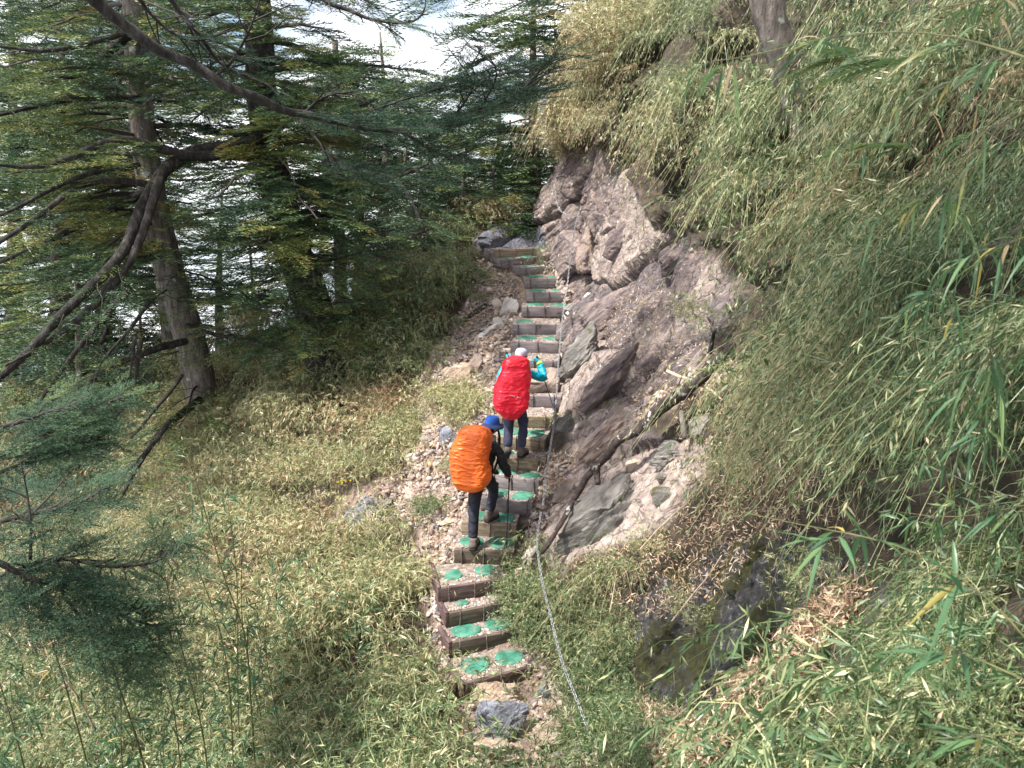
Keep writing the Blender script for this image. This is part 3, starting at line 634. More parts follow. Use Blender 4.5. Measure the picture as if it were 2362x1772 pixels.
# ------------------------------------------------------------------ steps
WOOD = {1: 'wood_dark', 2: 'wood_olive', 3: 'wood_olive', 4: 'wood_dark', 5: 'wood_olive', 6: 'wood_tan', 7: 'wood_grey', 8: 'wood_grey', 9: 'wood_tan', 10: 'wood_tan', 11: 'wood_tan', 22: 'wood_tan'}
BACK = {1: (450.3, 662), 2: (440.8, 626.5), 3: (438, 595), 4: (434, 564), 20: (511.7, 265.4), 21: (492, 257.6), 22: (485.3, 248.6)}
MATS = {1: 2, 2: 2, 3: 1, 4: 2, 5: 2, 6: 2, 7: 2, 8: 2, 9: 1, 10: 2, 15: 2, 16: 1, 17: 2, 18: 2, 19: 2, 20: 2, 21: 2}
STL = {1: 'lowest timber step with dark purple boards and two green mats', 2: 'second timber step from the bottom with a dark board, side board and two green mats',
 3: 'third timber step from the bottom, gravelly with one small green mat at the left', 4: 'fourth timber step from the bottom with two small green mats apart on gravel',
 5: 'timber step under the orange hiker\'s rear foot', 6: 'tan timber step under the orange hiker\'s front foot', 7: 'grey timber step next above the orange hiker\'s front foot',
 8: 'grey timber step next below the one the red hiker stands on', 9: 'tan timber step under the red hiker\'s standing boot', 10: 'tan timber step right behind the red hiker\'s shins with a large green mat',
 11: 'bare tan timber step right behind the red hiker\'s knees', 12: 'grey brown gravel step at the lower edge of the red pack, without mats',
 14: 'grey brown step behind the red hiker\'s raised forearm', 15: 'grey brown step directly above the red hiker\'s cap', 16: 'grey brown step with one green mat at its left, second above the red hiker\'s cap',
 17: 'widest upper step, level with the white pointed slab', 18: 'low upper step with a stone leaning on its right end', 19: 'upper step fourth from the top, its two green mats set wide apart',
 20: 'upper step third from the top with a short side board', 21: 'second step from the top with two bright green mats', 22: 'topmost step with a tan board below the dark slate landing'}
for i, (Lp, Rp) in SP3.items():
    Lp = Lp.copy(); Rp = Rp.copy(); u = Rp - Lp; W = np.linalg.norm(u); u /= W; up = np.array([0, 0, 1.]); bk = np.cross(up, u)
    nxt = min([j for j in SP3 if j > i], default=None)
    deep = (SP3[nxt][0][1] + SP3[nxt][1][1]) / 2 - (Lp[1] + Rp[1]) / 2 if nxt else .5
    deep = max(.25, deep)
    root = empty('timber_step', Vector(Lp + u * W / 2 - up * .2)); tag(root, STL[i], 'step', 'timber steps of the stairway')
    org = Lp + u * W / 2 - up * .2
    hb = .10 if i < 17 else .092
    wm = M[WOOD.get(i, 'wood_grey')]
    rt_ = np.random.default_rng(60 + i); tl = rt_.normal() * .012
    def bev(V, Q, name, mat):
        V = V + np.outer((V - org) @ u, [0, 0, tl]) + rt_.normal(size=V.shape) * .0025
        o = build(name, V - org, Q, mat, root); b = o.modifiers.new('bevel', 'BEVEL'); b.width = .006; b.segments = 2; return o
    V, Q = box_arrays(Lp + u * W / 2 + bk * .025 - up * hb, u * W / 2, bk * .024, up * hb); bev(V, Q, 'front_board', wm)
    if i in BACK:
        B = hit_z(BACK[i][0], BACK[i][1], SZ[i]); sdv = B - Lp; l2 = np.linalg.norm(sdv); sdv /= l2; sn = np.cross(up, sdv)
        V, Q = box_arrays(Lp + sdv * (l2 / 2) + sn * .022 - up * hb * .93 + up * .012, sdv * l2 / 2, sn * .021, up * hb); bev(V, Q, 'side_board', M['wood_dark'] if i < 5 else M['wood_grey'])
    # gravel fill behind the board: uneven top
    nx, ny = 34, 16
    gx = np.linspace(.0, 1, nx); gy = np.linspace(0, 1, ny); A, Bq = np.meshgrid(gx, gy)
    T = Lp + u * (A[..., None] * W) + bk * (.049 + Bq[..., None] * (deep + .04))
    T[..., 2] = Lp[2] - .014 + fbm(T, 9, 3, i) * .008 + Bq * .012
    S = T.copy(); S[..., 2] -= .35
    edge = np.concatenate([T[0], T[:, -1], T[-1][::-1], T[:, 0][::-1]]); eb = edge.copy(); eb[:, 2] -= .4
    V = np.concatenate([T.reshape(-1, 3), edge, eb]); q = np.arange(ny - 1)[:, None] * nx + np.arange(nx - 1)[None]
    Q1 = np.stack([q, q + 1, q + nx + 1, q + nx], -1).reshape(-1, 4); n0 = nx * ny; ne = len(edge); e = np.arange(ne - 1)
    Q2 = np.stack([n0 + e, n0 + ne + e, n0 + ne + e + 1, n0 + e + 1], 1)
    build('gravel_fill', V - org, [np.concatenate([Q1, Q2])], M['fill'], root)
    # gravel crumbs on the tread belong to the fill
    r = np.random.default_rng(900 + i); nchip = 170; a = Acc()
    for _ in range(nchip):
        p = Lp + u * r.random() * W + bk * (.05 + r.random() * deep * .95) - up * .008
        s_ = r.uniform(.006, .024); ang = r.random() * 6.28
        e1 = (math.cos(ang) * u + math.sin(ang) * bk) * s_; e2 = (-math.sin(ang) * u + math.cos(ang) * bk) * s_ * .6
        Vb, Qb = box_arrays(p, e1, e2, up * s_ * .4 + e1 * .2); Vb[4:] = Vb[4:] * .7 + (p + up * s_ * .4) * .3
        a.add(Vb, Qb, tint=float(r.choice([.3, .45, .6, .75, .9])))
    g_ = a.make('gravel_crumbs', M['scree'], root); g_.data.transform(Matrix.Translation(-Vector(org))); g_['kind'] = 'stuff'
    # iron stakes hooked over the board
    for f in ((.14, .5, .9) if W > .5 else (.2, .8)):
        f += random.uniform(-.03, .03)
        c = Lp + u * W * f - bk * .011; ti = random.uniform(-.02, .02)
        pts = [c - up * (2 * hb + .03) + u * ti, c - up * hb, c + up * .002, c + up * .012 + bk * .012, c + up * .012 + bk * .05, c - up * .0 + bk * .075]
        V, Q, T_ = tube_arrays(resample(pts, .02), .0095, 6); build('iron_stake', V - org, [Q, T_], M['iron'], root, smooth=True)
    cnt = MATS.get(i, 0); cs = [.27, .76] if cnt == 2 else [.25]
    if i == 9: cs = [.2]
    for mi, c0 in enumerate(cs if cnt else []):
        rr_ = (.225 if i in (1, 2, 5, 6) else .21) * W * random.uniform(.82, 1.06); ry = min(.17, deep * .42) * random.uniform(.9, 1.05)
        if i in (3,): rr_ *= .65; ry *= .55
        if i in (4,): rr_ *= .75; ry *= .8
        cc = Lp + u * W * c0 + bk * (.06 + deep * .48); th = np.linspace(0, 2 * np.pi, 37)[:-1]
        rad = 1 + .06 * np.sin(2 * th + i * 1.7) + .035 * np.sin(3 * th + mi * 2 + i) + .02 * np.sin(7 * th + i)
        rings = []; fr = [1.0, .97, .88, .7, .45, .2]; hz = [-.012, .001, .006, .010, .012, .013]
        for f_, h_ in zip(fr, hz):
            Pn = cc + (np.cos(th) * rad * rr_ * f_)[:, None] * u + (np.sin(th) * rad * ry * f_)[:, None] * bk + up * h_
            Pn[:, 2] += fbm(Pn, 14, 2, i) * .006 * (f_ < .95); rings.append(Pn)
        V = np.concatenate(rings + [cc[None] + up * .013]); n = 36; Qm = []
        for k in range(len(fr) - 1):
            j = np.arange(n); Qm.append(np.stack([k * n + j, k * n + (j + 1) % n, (k + 1) * n + (j + 1) % n, (k + 1) * n + j], 1))
        j = np.arange(n); k = len(fr) - 1; Tm = np.stack([k * n + j, k * n + (j + 1) % n, np.full(n, (k + 1) * n)], 1)
        build('green_mat', V - org, [np.concatenate(Qm), Tm], M['green_mat'], root, smooth=True)
# ------------------------------------------------------------------ bamboo grass (one uncountable cover)
def clump(seed, nst, h, out, nleaf, ll=(.055, .10), lw=(.008, .012), droop=.4, spread=.16, hang=0.0):
    """stems (ribbons) and leaves in a local frame: +X is downhill, +Z up"""
    r = np.random.default_rng(seed); P = []; D = []; Wd = []; LN = []; LW = []; TT = []; SV = []
    for s_ in range(nst):
        az = r.normal() * 1.0; o_ = np.array([math.cos(az), math.sin(az), 0]); b = np.array([r.normal() * spread, r.normal() * spread, -.05])
        hh = h * r.uniform(.6, 1.15); k = out * r.uniform(.5, 1.4); t = np.linspace(0, 1, 9)[:, None]
        C = b + np.array([0, 0, 1.]) * hh * (t - droop * t ** 3) + o_ * hh * k * t ** 1.4 - np.array([0, 0, 1]) * hang * hh * t ** 2.2
        SV.append(C)
        n = nleaf; nn_ = max(4, n // 4); nodes = np.linspace(.28, 1, nn_) + r.normal(size=nn_) * .02; q0 = r.integers(0, nn_, n); tt = np.clip(nodes[q0] + r.normal(size=n) * .012, 0, 1); idx = tt * 8; i0 = np.clip(idx.astype(int), 0, 7); f = (idx - i0)[:, None]
        p = C[i0] * (1 - f) + C[i0 + 1] * f; tg = C[i0 + 1] - C[i0]; tg /= np.linalg.norm(tg, axis=1)[:, None]
        nd = r.normal(size=(nn_, 3)) * .55; d = tg * .55 + nd[q0] * .8 + r.normal(size=(n, 3)) * .38 + np.array([0, 0, -.3 - hang * .42]); d /= np.linalg.norm(d, axis=1)[:, None]
        w = np.cross(d, r.normal(size=(n, 3)) + np.array([0, 0, 1.2])); w /= np.linalg.norm(w, axis=1)[:, None]
        P.append(p); D.append(d); Wd.append(w); LN.append(r.uniform(*ll, n)); LW.append(r.uniform(*lw, n)); q_ = r.random(n); TT.append(np.where(q_ < .12, .25, np.where(q_ > .93, .42, -.03)) + r.normal(size=n) * .09)
    V, F = leafquads(np.concatenate(P), np.concatenate(D), np.concatenate(Wd), np.concatenate(LN), np.concatenate(LW))
    T = np.concatenate(TT); vs_, fs_, ts_ = [V], [F], [T]; n0 = len(V)
    for C in SV:     # stem ribbon
        C = C[::2]; sdv = np.cross(np.gradient(C, axis=0), r.normal(size=3)); sdv /= np.linalg.norm(sdv, axis=1)[:, None]
        A = C + sdv * .0012; B = C - sdv * .0012; vv = np.concatenate([A, B]); m = len(C); i = np.arange(m - 1)
        vs_.append(vv); fs_.append(np.stack([i, i + 1, i + m + 1, i + m], 1) + n0); ts_.append(np.full(m - 1, .2)); n0 += len(vv)
    return np.concatenate(vs_), np.concatenate(fs_), np.concatenate(ts_)
def scatter_mesh(name, mat, temps, pos, phi, scale, tint, r, tilt=None):
    which = r.integers(0, len(temps), len(pos)); Vs = []; Fs = []; Ts = []; n0 = 0
    for k, (V, F, T) in enumerate(temps):
        m = which == k
        if not m.any(): continue
        p = pos[m]; c = np.cos(phi[m]); s_ = np.sin(phi[m]); sc = scale[m]; n = len(p)
        X = V[None, :, 0] * c[:, None] - V[None, :, 1] * s_[:, None]; Y = V[None, :, 0] * s_[:, None] + V[None, :, 1] * c[:, None]
        W = np.stack([X, Y, np.broadcast_to(V[None, :, 2], X.shape)], -1) * sc[:, None, None] + p[:, None]
        Vs.append(W.reshape(-1, 3).astype(np.float32)); Fs.append((F[None] + (np.arange(n) * len(V))[:, None, None] + n0).reshape(-1, 4).astype(np.int32))
        Ts.append(np.clip(T[None] + tint[m][:, None], 0, 1).ravel()); n0 += n * len(V)
    return build(name, np.concatenate(Vs), np.concatenate(Fs), mat, tint=np.concatenate(Ts))
TINT = [  # surveyed colour of the cover: px, py, radius, tint (0 deep green .. .6 yellow .. .8 straw .. 1 brown)
 (300, 470, 110, .66), (380, 420, 60, .62), (230, 440, 60, .64), (360, 330, 70, .40), (430, 290, 60, .42), (470, 260, 50, .48), (310, 380, 40, .44), (250, 560, 90, .66), (120, 640, 90, .62), (60, 500, 80, .66),
 (380, 620, 70, .5), (420, 720, 90, .45), (300, 720, 90, .42), (150, 730, 90, .42), (40, 700, 70, .40), (370, 560, 50, .5), (560, 600, 50, .42), (600, 680, 60, .40), (600, 45, 60, .76), (580, 110, 50, .76), (640, 80, 60, .58), (700, 60, 60, .46),
 (740, 40, 50, .44), (650, 150, 50, .55), (760, 150, 70, .50), (850, 150, 90, .46), (960, 200, 90, .40), (760, 250, 70, .50), (880, 280, 80, .48), (800, 340, 70, .48), (960, 380, 90, .46), (860, 400, 70, .56), (760, 390, 50, .66),
 (730, 470, 60, .74), (800, 470, 60, .66), (900, 500, 70, .5), (790, 400, 50, .68), (840, 520, 50, .68), (700, 110, 40, .62), (700, 560, 60, .64), (640, 590, 60, .6), (980, 600, 80, .42), (1000, 720, 80, .40), (900, 680, 60, .44), (800, 740, 70, .42), (520, 200, 60, .6)]
TA = np.array(TINT)
def tint_at(px, py):
    w = np.exp(-((px[:, None] - TA[None, :, 0]) ** 2 + (py[:, None] - TA[None, :, 1]) ** 2) / (2 * (TA[None, :, 2] * .6) ** 2)) + 1e-9
    return (w * TA[None, :, 3]).sum(1) / w.sum(1)
NOG1 = [(640, 690), (880, 700), (960, 960), (620, 960)]; NOG2 = [(440, 695), (612, 705), (640, 960), (420, 960)]
BUf = BU.ravel()
ci_all = np.tile(cols, nr); ri_all = np.repeat(rows, nc)
cell = np.linalg.norm(np.cross(np.gradient(G, axis=0), np.gradient(G, axis=1)), axis=2).ravel()
def cover_sites(n, poly=None, excl=True, seed=1, slack=1.4, ymin=1.6, ymax=40, pw=.25, margin=90, hangm=0):
    r = np.random.default_rng(seed)
    m = (PDf > 1.0) & (PXf > -margin) & (PXf < 1024 + margin) & (PYf > -margin) & (PYf < 768 + margin * 1.3) & (ri_all < ymax) & (ri_all > ymin)
    if poly is not None:
        q = np.zeros(len(PXf), bool)
        for p in poly: q |= inpoly(PXf, PYf, p)
        m &= q
    idx = np.where(m)[0]
    idx = idx[PDf[idx] < depth_at(PXf[idx], PYf[idx], 3) + slack]
    if excl:
        bare = (mS.ravel() > .25) | (mR.ravel() > .25) | (mD.ravel() > .3) | (mSl.ravel() > .3) | ((ci_all > 6.6) & (ci_all < 8.3) & (ri_all < 17.5) & (ri_all > 5.5))
        idx = idx[~bare[idx]]
    if hangm:     # nothing roots where its drooping tips would cover bare rock below
        gone = np.zeros(len(idx), bool)
        for f in (.3, .65, 1.0):
            k = FPX * hangm * f / PDf[idx]
            for pl in (ROCK, DARK, SCREE[1]):
                for (ox, oy) in ((-.42, .9), (-.9, .45), (-.9, -.05)): gone |= inpoly(PXf[idx] + ox * k, PYf[idx] + oy * k, pl)
        idx = idx[~gone | (r.random(len(idx)) < .015)]
    for ng in (NOG1, NOG2): idx = idx[~inpoly(PXf[idx], PYf[idx], ng) | (r.random(len(idx)) < .02)]
    bu = BUf[idx]; rt = ci_all[idx] > 10.4; idx = idx[~rt | (r.random(len(idx)) < np.where(bu < .22, .05, np.where(bu < .6, 1.0, .22)))]
    tz = fbm(Gf[idx] * np.array([1, 1, 1.3]), 1.25, 2, 75); idx = idx[r.random(len(idx)) < np.clip(.95 + tz * 1.5, .12, 1)]
    w = cell[idx] * np.clip(PDf[idx], 2, 40) ** (-pw * 2); w /= w.sum()
    return r.choice(idx, n, p=w), r
def downhill(idx, r, jit=.8):
    n = NF[idx]; return np.arctan2(n[:, 1], n[:, 0]) + r.normal(size=len(idx)) * jit
T_up = [clump(k, 11, .72, .55, 26, (.04, .075), (.0062, .0092), droop=.45, hang=.2) for k in range(6)]
T_dr = [clump(50 + k, 10, .6, .95, 26, (.04, .075), (.0068, .010), droop=.6, hang=.9) for k in range(6)]
T_near = [clump(150 + k, 12, .5, .95, 34, (.03, .06), (.0048, .0082), droop=.6, hang=.8) for k in range(6)]
T_long = [clump(170 + k, 6, .9, .9, 50, (.04, .07), (.005, .008), droop=.7, hang=1.4, spread=.1) for k in range(4)]
T_bush = [clump(190 + k, 14, .6, .5, 30, (.05, .085), (.008, .0115), droop=.4, hang=.1, spread=.2) for k in range(4)]
T_tus = [clump(230 + k, 26, .85, .95, 32, (.042, .08), (.007, .0105), droop=.62, hang=1.05, spread=.10) for k in range(5)]
T_mnd = [clump(250 + k, 34, .85, .5, 30, (.04, .07), (.006, .009), droop=.5, hang=.25, spread=.20) for k in range(5)]
T_far = [clump(90 + k, 8, .8, .6, 14, (.12, .2), (.018, .03), droop=.4, hang=.1) for k in range(4)]
def cover(name, idx, r, temps, jit, smin, smax, lift=0.0, tj=.07, mound=0.0):
    P = Gf[idx] + r.normal(size=(len(idx), 3)) * .05; big = fbm(P, .55, 3, 70); fine = fbm(P, 2.2, 2, 71); tus = fbm(P * np.array([1, 1, 1.3]), 1.25, 2, 75)
    t = tint_at(PXf[idx], PYf[idx]) - .10 * (~isleft(idx)) + big * .10 + fine * .06 + tus * .06 + r.normal(size=len(idx)) * tj
    sc = r.uniform(smin, smax, len(idx)) * np.clip(1 + .35 * big + .5 * tus, .45, 1.9)
    P = P + NF[idx] * (lift + mound * np.clip(tus + .1, 0, 1)[:, None])
    o = scatter_mesh(name, M['grass'], temps, P, downhill(idx, r, jit), sc, t, r); tag(o, kind='stuff'); return o
def isleft(idx): return ci_all[idx] < 7.2
idx, r = cover_sites(5000, seed=11, hangm=.12)
left = isleft(idx)
L1 = idx[left & (PDf[idx] < 19)]; cover('bamboo_grass', L1, r, T_up, 1.3, .7, 1.2, mound=.25)
L2 = idx[left & (PDf[idx] >= 19)]
if len(L2): cover('bamboo_grass', L2, r, T_far, 1.3, 1.0, 1.5)
idx, r = cover_sites(4000, seed=12, pw=.6, ymin=.3, hangm=.5)
ok = ~isleft(idx) & (PDf[idx] > .95)
dk = mD.ravel() * 0; nd = blur(mD, 14).ravel()
Rr = idx[ok & (PDf[idx] >= 4.6)]; cover('hanging_bamboo_grass', Rr, r, T_dr, .75, .55, 1.05, lift=.02, mound=.3)
Rn = idx[ok & (PDf[idx] < 4.6)]; Rn = Rn[r.random(len(Rn)) > nd[Rn] * 2.2]; cover('hanging_bamboo_grass', Rn, r, T_near, .75, .55, 1.05, lift=.01, mound=.2)
def tussocks(name, n, seed, temps, side, smin, smax, hangm, mind, jit, lift, tj, dcut=1.0, pw=.35):
    idx, r = cover_sites(n * 6, seed=seed, pw=pw, ymin=.3, hangm=hangm); m = isleft(idx) if side == 'l' else ~isleft(idx); idx = idx[m & (PDf[idx] > dcut) & (PDf[idx] < 24)]
    keep = []; P = Gf[idx]
    for k in range(len(idx)):
        if len(keep) >= n: break
        if not keep or (((P[keep] - P[k]) ** 2).sum(1)).min() > (mind * (.5 + PDf[idx[k]] / 16)) ** 2: keep.append(k)
    idx = idx[keep]; t = tint_at(PXf[idx], PYf[idx]) + r.normal(size=len(idx)) * tj + fbm(Gf[idx], .6, 2, 70) * .12 + fbm(Gf[idx], 2.5, 2, 72) * .06 - (.05 if side == 'r' else 0) + (r.random(len(idx)) < .07) * .3
    sc = r.uniform(smin, smax, len(idx)) * np.clip(.5 + PDf[idx] / 12, .55, 1.15)
    o = scatter_mesh(name, M['grass'], temps, Gf[idx] + NF[idx] * lift, downhill(idx, r, jit), sc, t, r); tag(o, kind='stuff'); print(name, len(idx)); return o
tussocks('hanging_bamboo_tussocks', 680, 13, T_tus, 'r', .6, 1.15, .75, .40, .55, .12, .13)
tussocks('bamboo_bushes', 620, 14, T_mnd, 'l', .8, 1.65, .25, .44, 1.2, .12, .10)
# extra bushes surveyed one by one: px, py, spread, count, scale, tint
EXTRA = [(522, 590, 8, 26, .6, .40), (526, 618, 9, 26, .6, .38), (518, 562, 6, 14, .5, .45), (535, 640, 9, 16, .5, .4), (590, 650, 16, 30, .6, .34), (610, 690, 18, 34, .65, .33), (600, 735, 16, 30, .6, .33), (640, 720, 16, 24, .6, .36), (575, 610, 12, 14, .5, .45), (625, 650, 12, 14, .55, .4), (655, 760, 14, 16, .5, .3), (730, 768, 20, 14, .4, .26), (460, 403, 15, 50, .75, .66), (455, 425, 8, 10, .45, .6), (452, 470, 7, 9, .4, .55),
 (548, 492, 4, 3, .3, .5), (548, 370, 3, 2, .2, .6), (430, 510, 9, 18, .5, .38), (200, 432, 20, 46, 1.35, .66), (235, 420, 16, 34, 1.25, .64), (170, 440, 16, 26, 1.2, .66), (280, 410, 22, 40, 1.1, .64), (400, 430, 14, 22, .8, .6), (330, 378, 20, 40, 1.3, .45), (370, 345, 25, 60, 1.35, .38), (400, 320, 22, 50, 1.3, .40), (440, 285, 18, 40, 1.1, .46), (420, 360, 18, 24, .8, .42), (300, 395, 18, 20, .9, .5), (350, 560, 16, 18, .45, .28), (375, 585, 14, 18, .45, .26), (360, 600, 12, 12, .5, .3),
 (700, 330, 20, 8, .5, .5), (745, 470, 14, 10, .5, .6), (690, 620, 20, 6, .4, .55), (830, 600, 30, 10, .4, .5), (480, 300, 5, 5, .4, .42), (485, 280, 5, 6, .4, .42), (560, 190, 3, 2, .3, .6), (655, 545, 15, 10, .4, .62), (600, 585, 12, 12, .5, .5), (575, 120, 14, 40, 1.1, .76), (590, 80, 16, 40, 1.2, .76), (610, 40, 18, 40, 1.2, .74), (640, 20, 18, 30, 1.1, .66), (565, 150, 8, 20, .8, .72), (545, 600, 10, 14, .55, .42)]
rr = np.random.default_rng(77); pos = []; ph = []; sc = []; tt = []
for (px, py, sp, n, s_, t_) in EXTRA:
    for _ in range(n):
        P, n_ = ground_px(px + rr.normal() * sp * .6, py + rr.normal() * sp * .6); pos.append(P); ph.append(math.atan2(n_[1], n_[0]) + rr.normal() * 1.0); sc.append(s_ * rr.uniform(.8, 1.3)); tt.append(t_ + rr.normal() * .06)
tag(scatter_mesh('bamboo_tufts', M['grass'], T_bush, np.array(pos), np.array(ph), np.array(sc), np.array(tt), rr), kind='stuff')
pos = []; ph = []; sc = []; tt = []
for k in range(120):     # pale bamboo thicket behind the slate landing
    x, y = rr.uniform(-1.1, .3), rr.uniform(18.1, 19.3); pos.append(ground_xy(x, y) + np.array([0, 0, rr.uniform(-.1, .35)])); ph.append(rr.uniform(0, 6.3)); sc.append(rr.uniform(.9, 1.5)); tt.append(.76 + rr.normal() * .05)
tag(scatter_mesh('bamboo_thicket', M['grass'], T_up, np.array(pos), np.array(ph), np.array(sc), np.array(tt), rr), kind='stuff')

T_tall = [clump(210 + k, 9, 1.25, .28, 46, (.07, .12), (.009, .0135), droop=.25, hang=.05, spread=.22) for k in range(4)]
pos = []; ph = []; sc = []; tt = []
for k in range(300):    # taller greener bamboo on the lower left
    px, py = rr.uniform(-40, 330), rr.uniform(640, 900)
    if px > 250 and rr.random() < .5: continue
    P, n_ = ground_px(px, min(py, 850), 10); pos.append(P); ph.append(rr.uniform(0, 6.3)); sc.append(rr.uniform(.65, 1.15)); tt.append((.34 if rr.random() < .75 else .55) + rr.normal() * .07)
tag(scatter_mesh('tall_bamboo_grass', M['grass'], T_tall, np.array(pos), np.array(ph), np.array(sc), np.array(tt), rr), kind='stuff')

pos = []; ph = []; sc = []; tt = []
for (px, py, sp, n, s_, t_) in [(1000, 690, 22, 34, .45, .42), (960, 650, 22, 26, .45, .45), (1015, 740, 18, 26, .42, .4), (930, 720, 22, 22, .45, .45), (985, 600, 22, 22, .5, .4), (900, 755, 20, 14, .4, .5), (1010, 560, 20, 20, .5, .38), (860, 745, 15, 6, .35, .5)]:
    for _ in range(n):
        P, n_ = ground_px(px + rr.normal() * sp * .7, py + rr.normal() * sp * .7, 14); pos.append(P); ph.append(math.atan2(n_[1], n_[0]) + rr.normal() * 1.0); sc.append(s_ * rr.uniform(.7, 1.3)); tt.append(t_ + rr.normal() * .08)
tag(scatter_mesh('bamboo_tufts', M['grass'], T_near, np.array(pos), np.array(ph), np.array(sc), np.array(tt), rr), kind='stuff')
# ------------------------------------------------------------------ fir trees
def spray_t(seed, Ls=.55, seg=.045, bw=.014, side=.6):
    """flat spray of shoots; each short shoot is one narrow blade"""
    r = np.random.default_rng(seed); P = []; D = []; LN = []
    def run(p, d, l):
        n = max(1, int(l / seg))
        for k in range(n):
            P.append(p + d * (k * seg)); q = d + r.normal(size=3) * .13 + np.array([0, 0, .3]); D.append(q / np.linalg.norm(q)); LN.append(seg * 1.6)
    run(np.zeros(3), np.array([1., 0, 0]), Ls)
    s = 1; x = .05
    while x < Ls * .95:
        a = R(r.uniform(45, 60)) * s; d = np.array([math.cos(a), math.sin(a), r.uniform(-.05, .1)]); run(np.array([x, 0, 0]), d, (Ls - x) * side + .05); s = -s; x += seg * .62
    P = np.array(P); D = np.array(D); n = len(P); w = np.cross(D, r.normal(size=(n, 3)) * .8 + np.array([0, 0, .8])); w /= np.linalg.norm(w, axis=1)[:, None]
    V, F = leafquads(P, D, w, np.array(LN), bw, .45)
    return V, F, r.normal(size=n) * .07 + (P[:, 0] / Ls) * .12
def needle_t(seed, Ls=.42, seg=.028, nl=.03, nw=.0062):
    r = np.random.default_rng(seed); P = []; D = []
    def run(p, d, l):
        n = max(2, int(l / seg)); sd = np.cross(d, [0, 0, 1.])
        for k in range(n):
            for s in (-1, 1):
                for j in (0, .5):
                    q = d * .45 + s * sd * r.uniform(.5, 1) + np.array([0, 0, r.uniform(-.1, .7)]); P.append(p + d * ((k + j) * seg)); D.append(q / np.linalg.norm(q))
    run(np.zeros(3), np.array([1., 0, 0]), Ls); s = 1; x = .04
    while x < Ls * .92:
        a = R(r.uniform(42, 58)) * s; run(np.array([x, 0, 0]), np.array([math.cos(a), math.sin(a), r.uniform(-.1, .1)]), (Ls - x) * .55 + .03); s = -s; x += .045
    P = np.array(P); D = np.array(D); n = len(P); w = np.cross(D, r.normal(size=(n, 3)) * .5 + np.array([0, 0, 1])); w /= np.linalg.norm(w, axis=1)[:, None]
    V, F = leafquads(P, D, w, nl * r.uniform(.8, 1.2, n), nw, .5)
    return V, F, r.normal(size=n) * .08
SPR = [spray_t(k) for k in range(5)]; SPRF = [spray_t(20 + k, .8, .075, .024) for k in range(4)]; NEE = [needle_t(k) for k in range(4)]
def put_sprays(acc, temps, pos, dirs, scale, tint, r):
    pos = np.asarray(pos); dirs = np.asarray(dirs); n = len(pos)
    ex = dirs / np.linalg.norm(dirs, axis=1)[:, None]; up = np.array([0, 0, 1.]) + r.normal(size=(n, 3)) * .10
    ey = np.cross(up, ex); ey /= np.linalg.norm(ey, axis=1)[:, None]; ez = np.cross(ex, ey)
    which = r.integers(0, len(temps), n)
    for k, (V, F, T) in enumerate(temps):
        m = which == k
        if not m.any(): continue
        W = (V[None, :, :1] * ex[m][:, None] + V[None, :, 1:2] * ey[m][:, None] + V[None, :, 2:] * ez[m][:, None]) * scale[m][:, None, None] + pos[m][:, None]
        FF = (F[None] + (np.arange(m.sum()) * len(V))[:, None, None]).reshape(-1, 4)
        acc.add(W.reshape(-1, 3), FF, tint=np.clip(T[None] + tint[m][:, None], 0, 1).ravel())
def dress(limbs, r, fol, wood, temps, start=.3, sec=(.4, 1.1), gap=.2, tb=.35, sp_gap=.22, ssc=(.7, 1.15), droop=.14, bare=0.0, secr=.012):
    """side twigs with sprays along limb polylines (limb: points, radii)"""
    PP = []; DD = []
    for C in limbs:
        d = np.r_[0, np.cumsum(np.linalg.norm(np.diff(C, axis=0), axis=1))]; tot = d[-1]; x = tot * start; s = 1
        while x < tot:
            k = min(np.searchsorted(d, x), len(C) - 1); k0 = max(0, k - 1); tg = C[k] - C[k0]; tg = tg / (np.linalg.norm(tg) + 1e-9); p = C[k0] + tg * (x - d[k0])
            sd = np.cross(tg, [0, 0, 1.]); sd /= np.linalg.norm(sd) + 1e-6
            a = R(r.uniform(35, 75)); dr = tg * math.cos(a) + s * sd * math.sin(a); dr = dr + np.array([0, 0, -droop * r.uniform(-.4, 1.6)]); dr /= np.linalg.norm(dr)
            l = r.uniform(*sec) * (.45 + .55 * min(1, (tot - x) / (tot * .35 + .01)))
            if l > .12:
                m = 4; t = np.linspace(0, 1, m)[:, None]; Q = p + dr * l * t + np.array([0, 0, -1.]) * droop * .5 * l * t ** 2 + r.normal(size=(m, 3)) * .03 * t
                if wood is not None:
                    V, F, T_ = tube_arrays(Q, np.linspace(secr, secr * .35, m), 3, cap=False); wood.add(V, F, tint=r.uniform(.2, .7))
                if r.random() > bare:
                    y = l * .15; s2 = 1
                    while y < l:
                        f = y / l * (m - 1); j = min(int(f), m - 2); q = Q[j] + (Q[j + 1] - Q[j]) * (f - j); tt = Q[j + 1] - Q[j]; tt /= np.linalg.norm(tt) + 1e-9
                        sd2 = np.cross(tt, [0, 0, 1.]); dd = tt + s2 * sd2 * r.uniform(.3, .9) + np.array([0, 0, r.uniform(-.15, .25)]); PP.append(q); DD.append(dd); s2 = -s2; y += sp_gap
                    PP.append(Q[-1]); DD.append(tt)
            s = -s; x += gap * r.uniform(.6, 1.4)
    if PP:
        PP = np.array(PP); n = len(PP); t = tb + fbm(PP, 1.1, 2, 5) * .34 + r.normal(size=n) * .09 + (r.random(n) < .08) * .25
        put_sprays(fol, temps, PP, DD, r.uniform(*ssc, n), t, r)
    return len(PP)
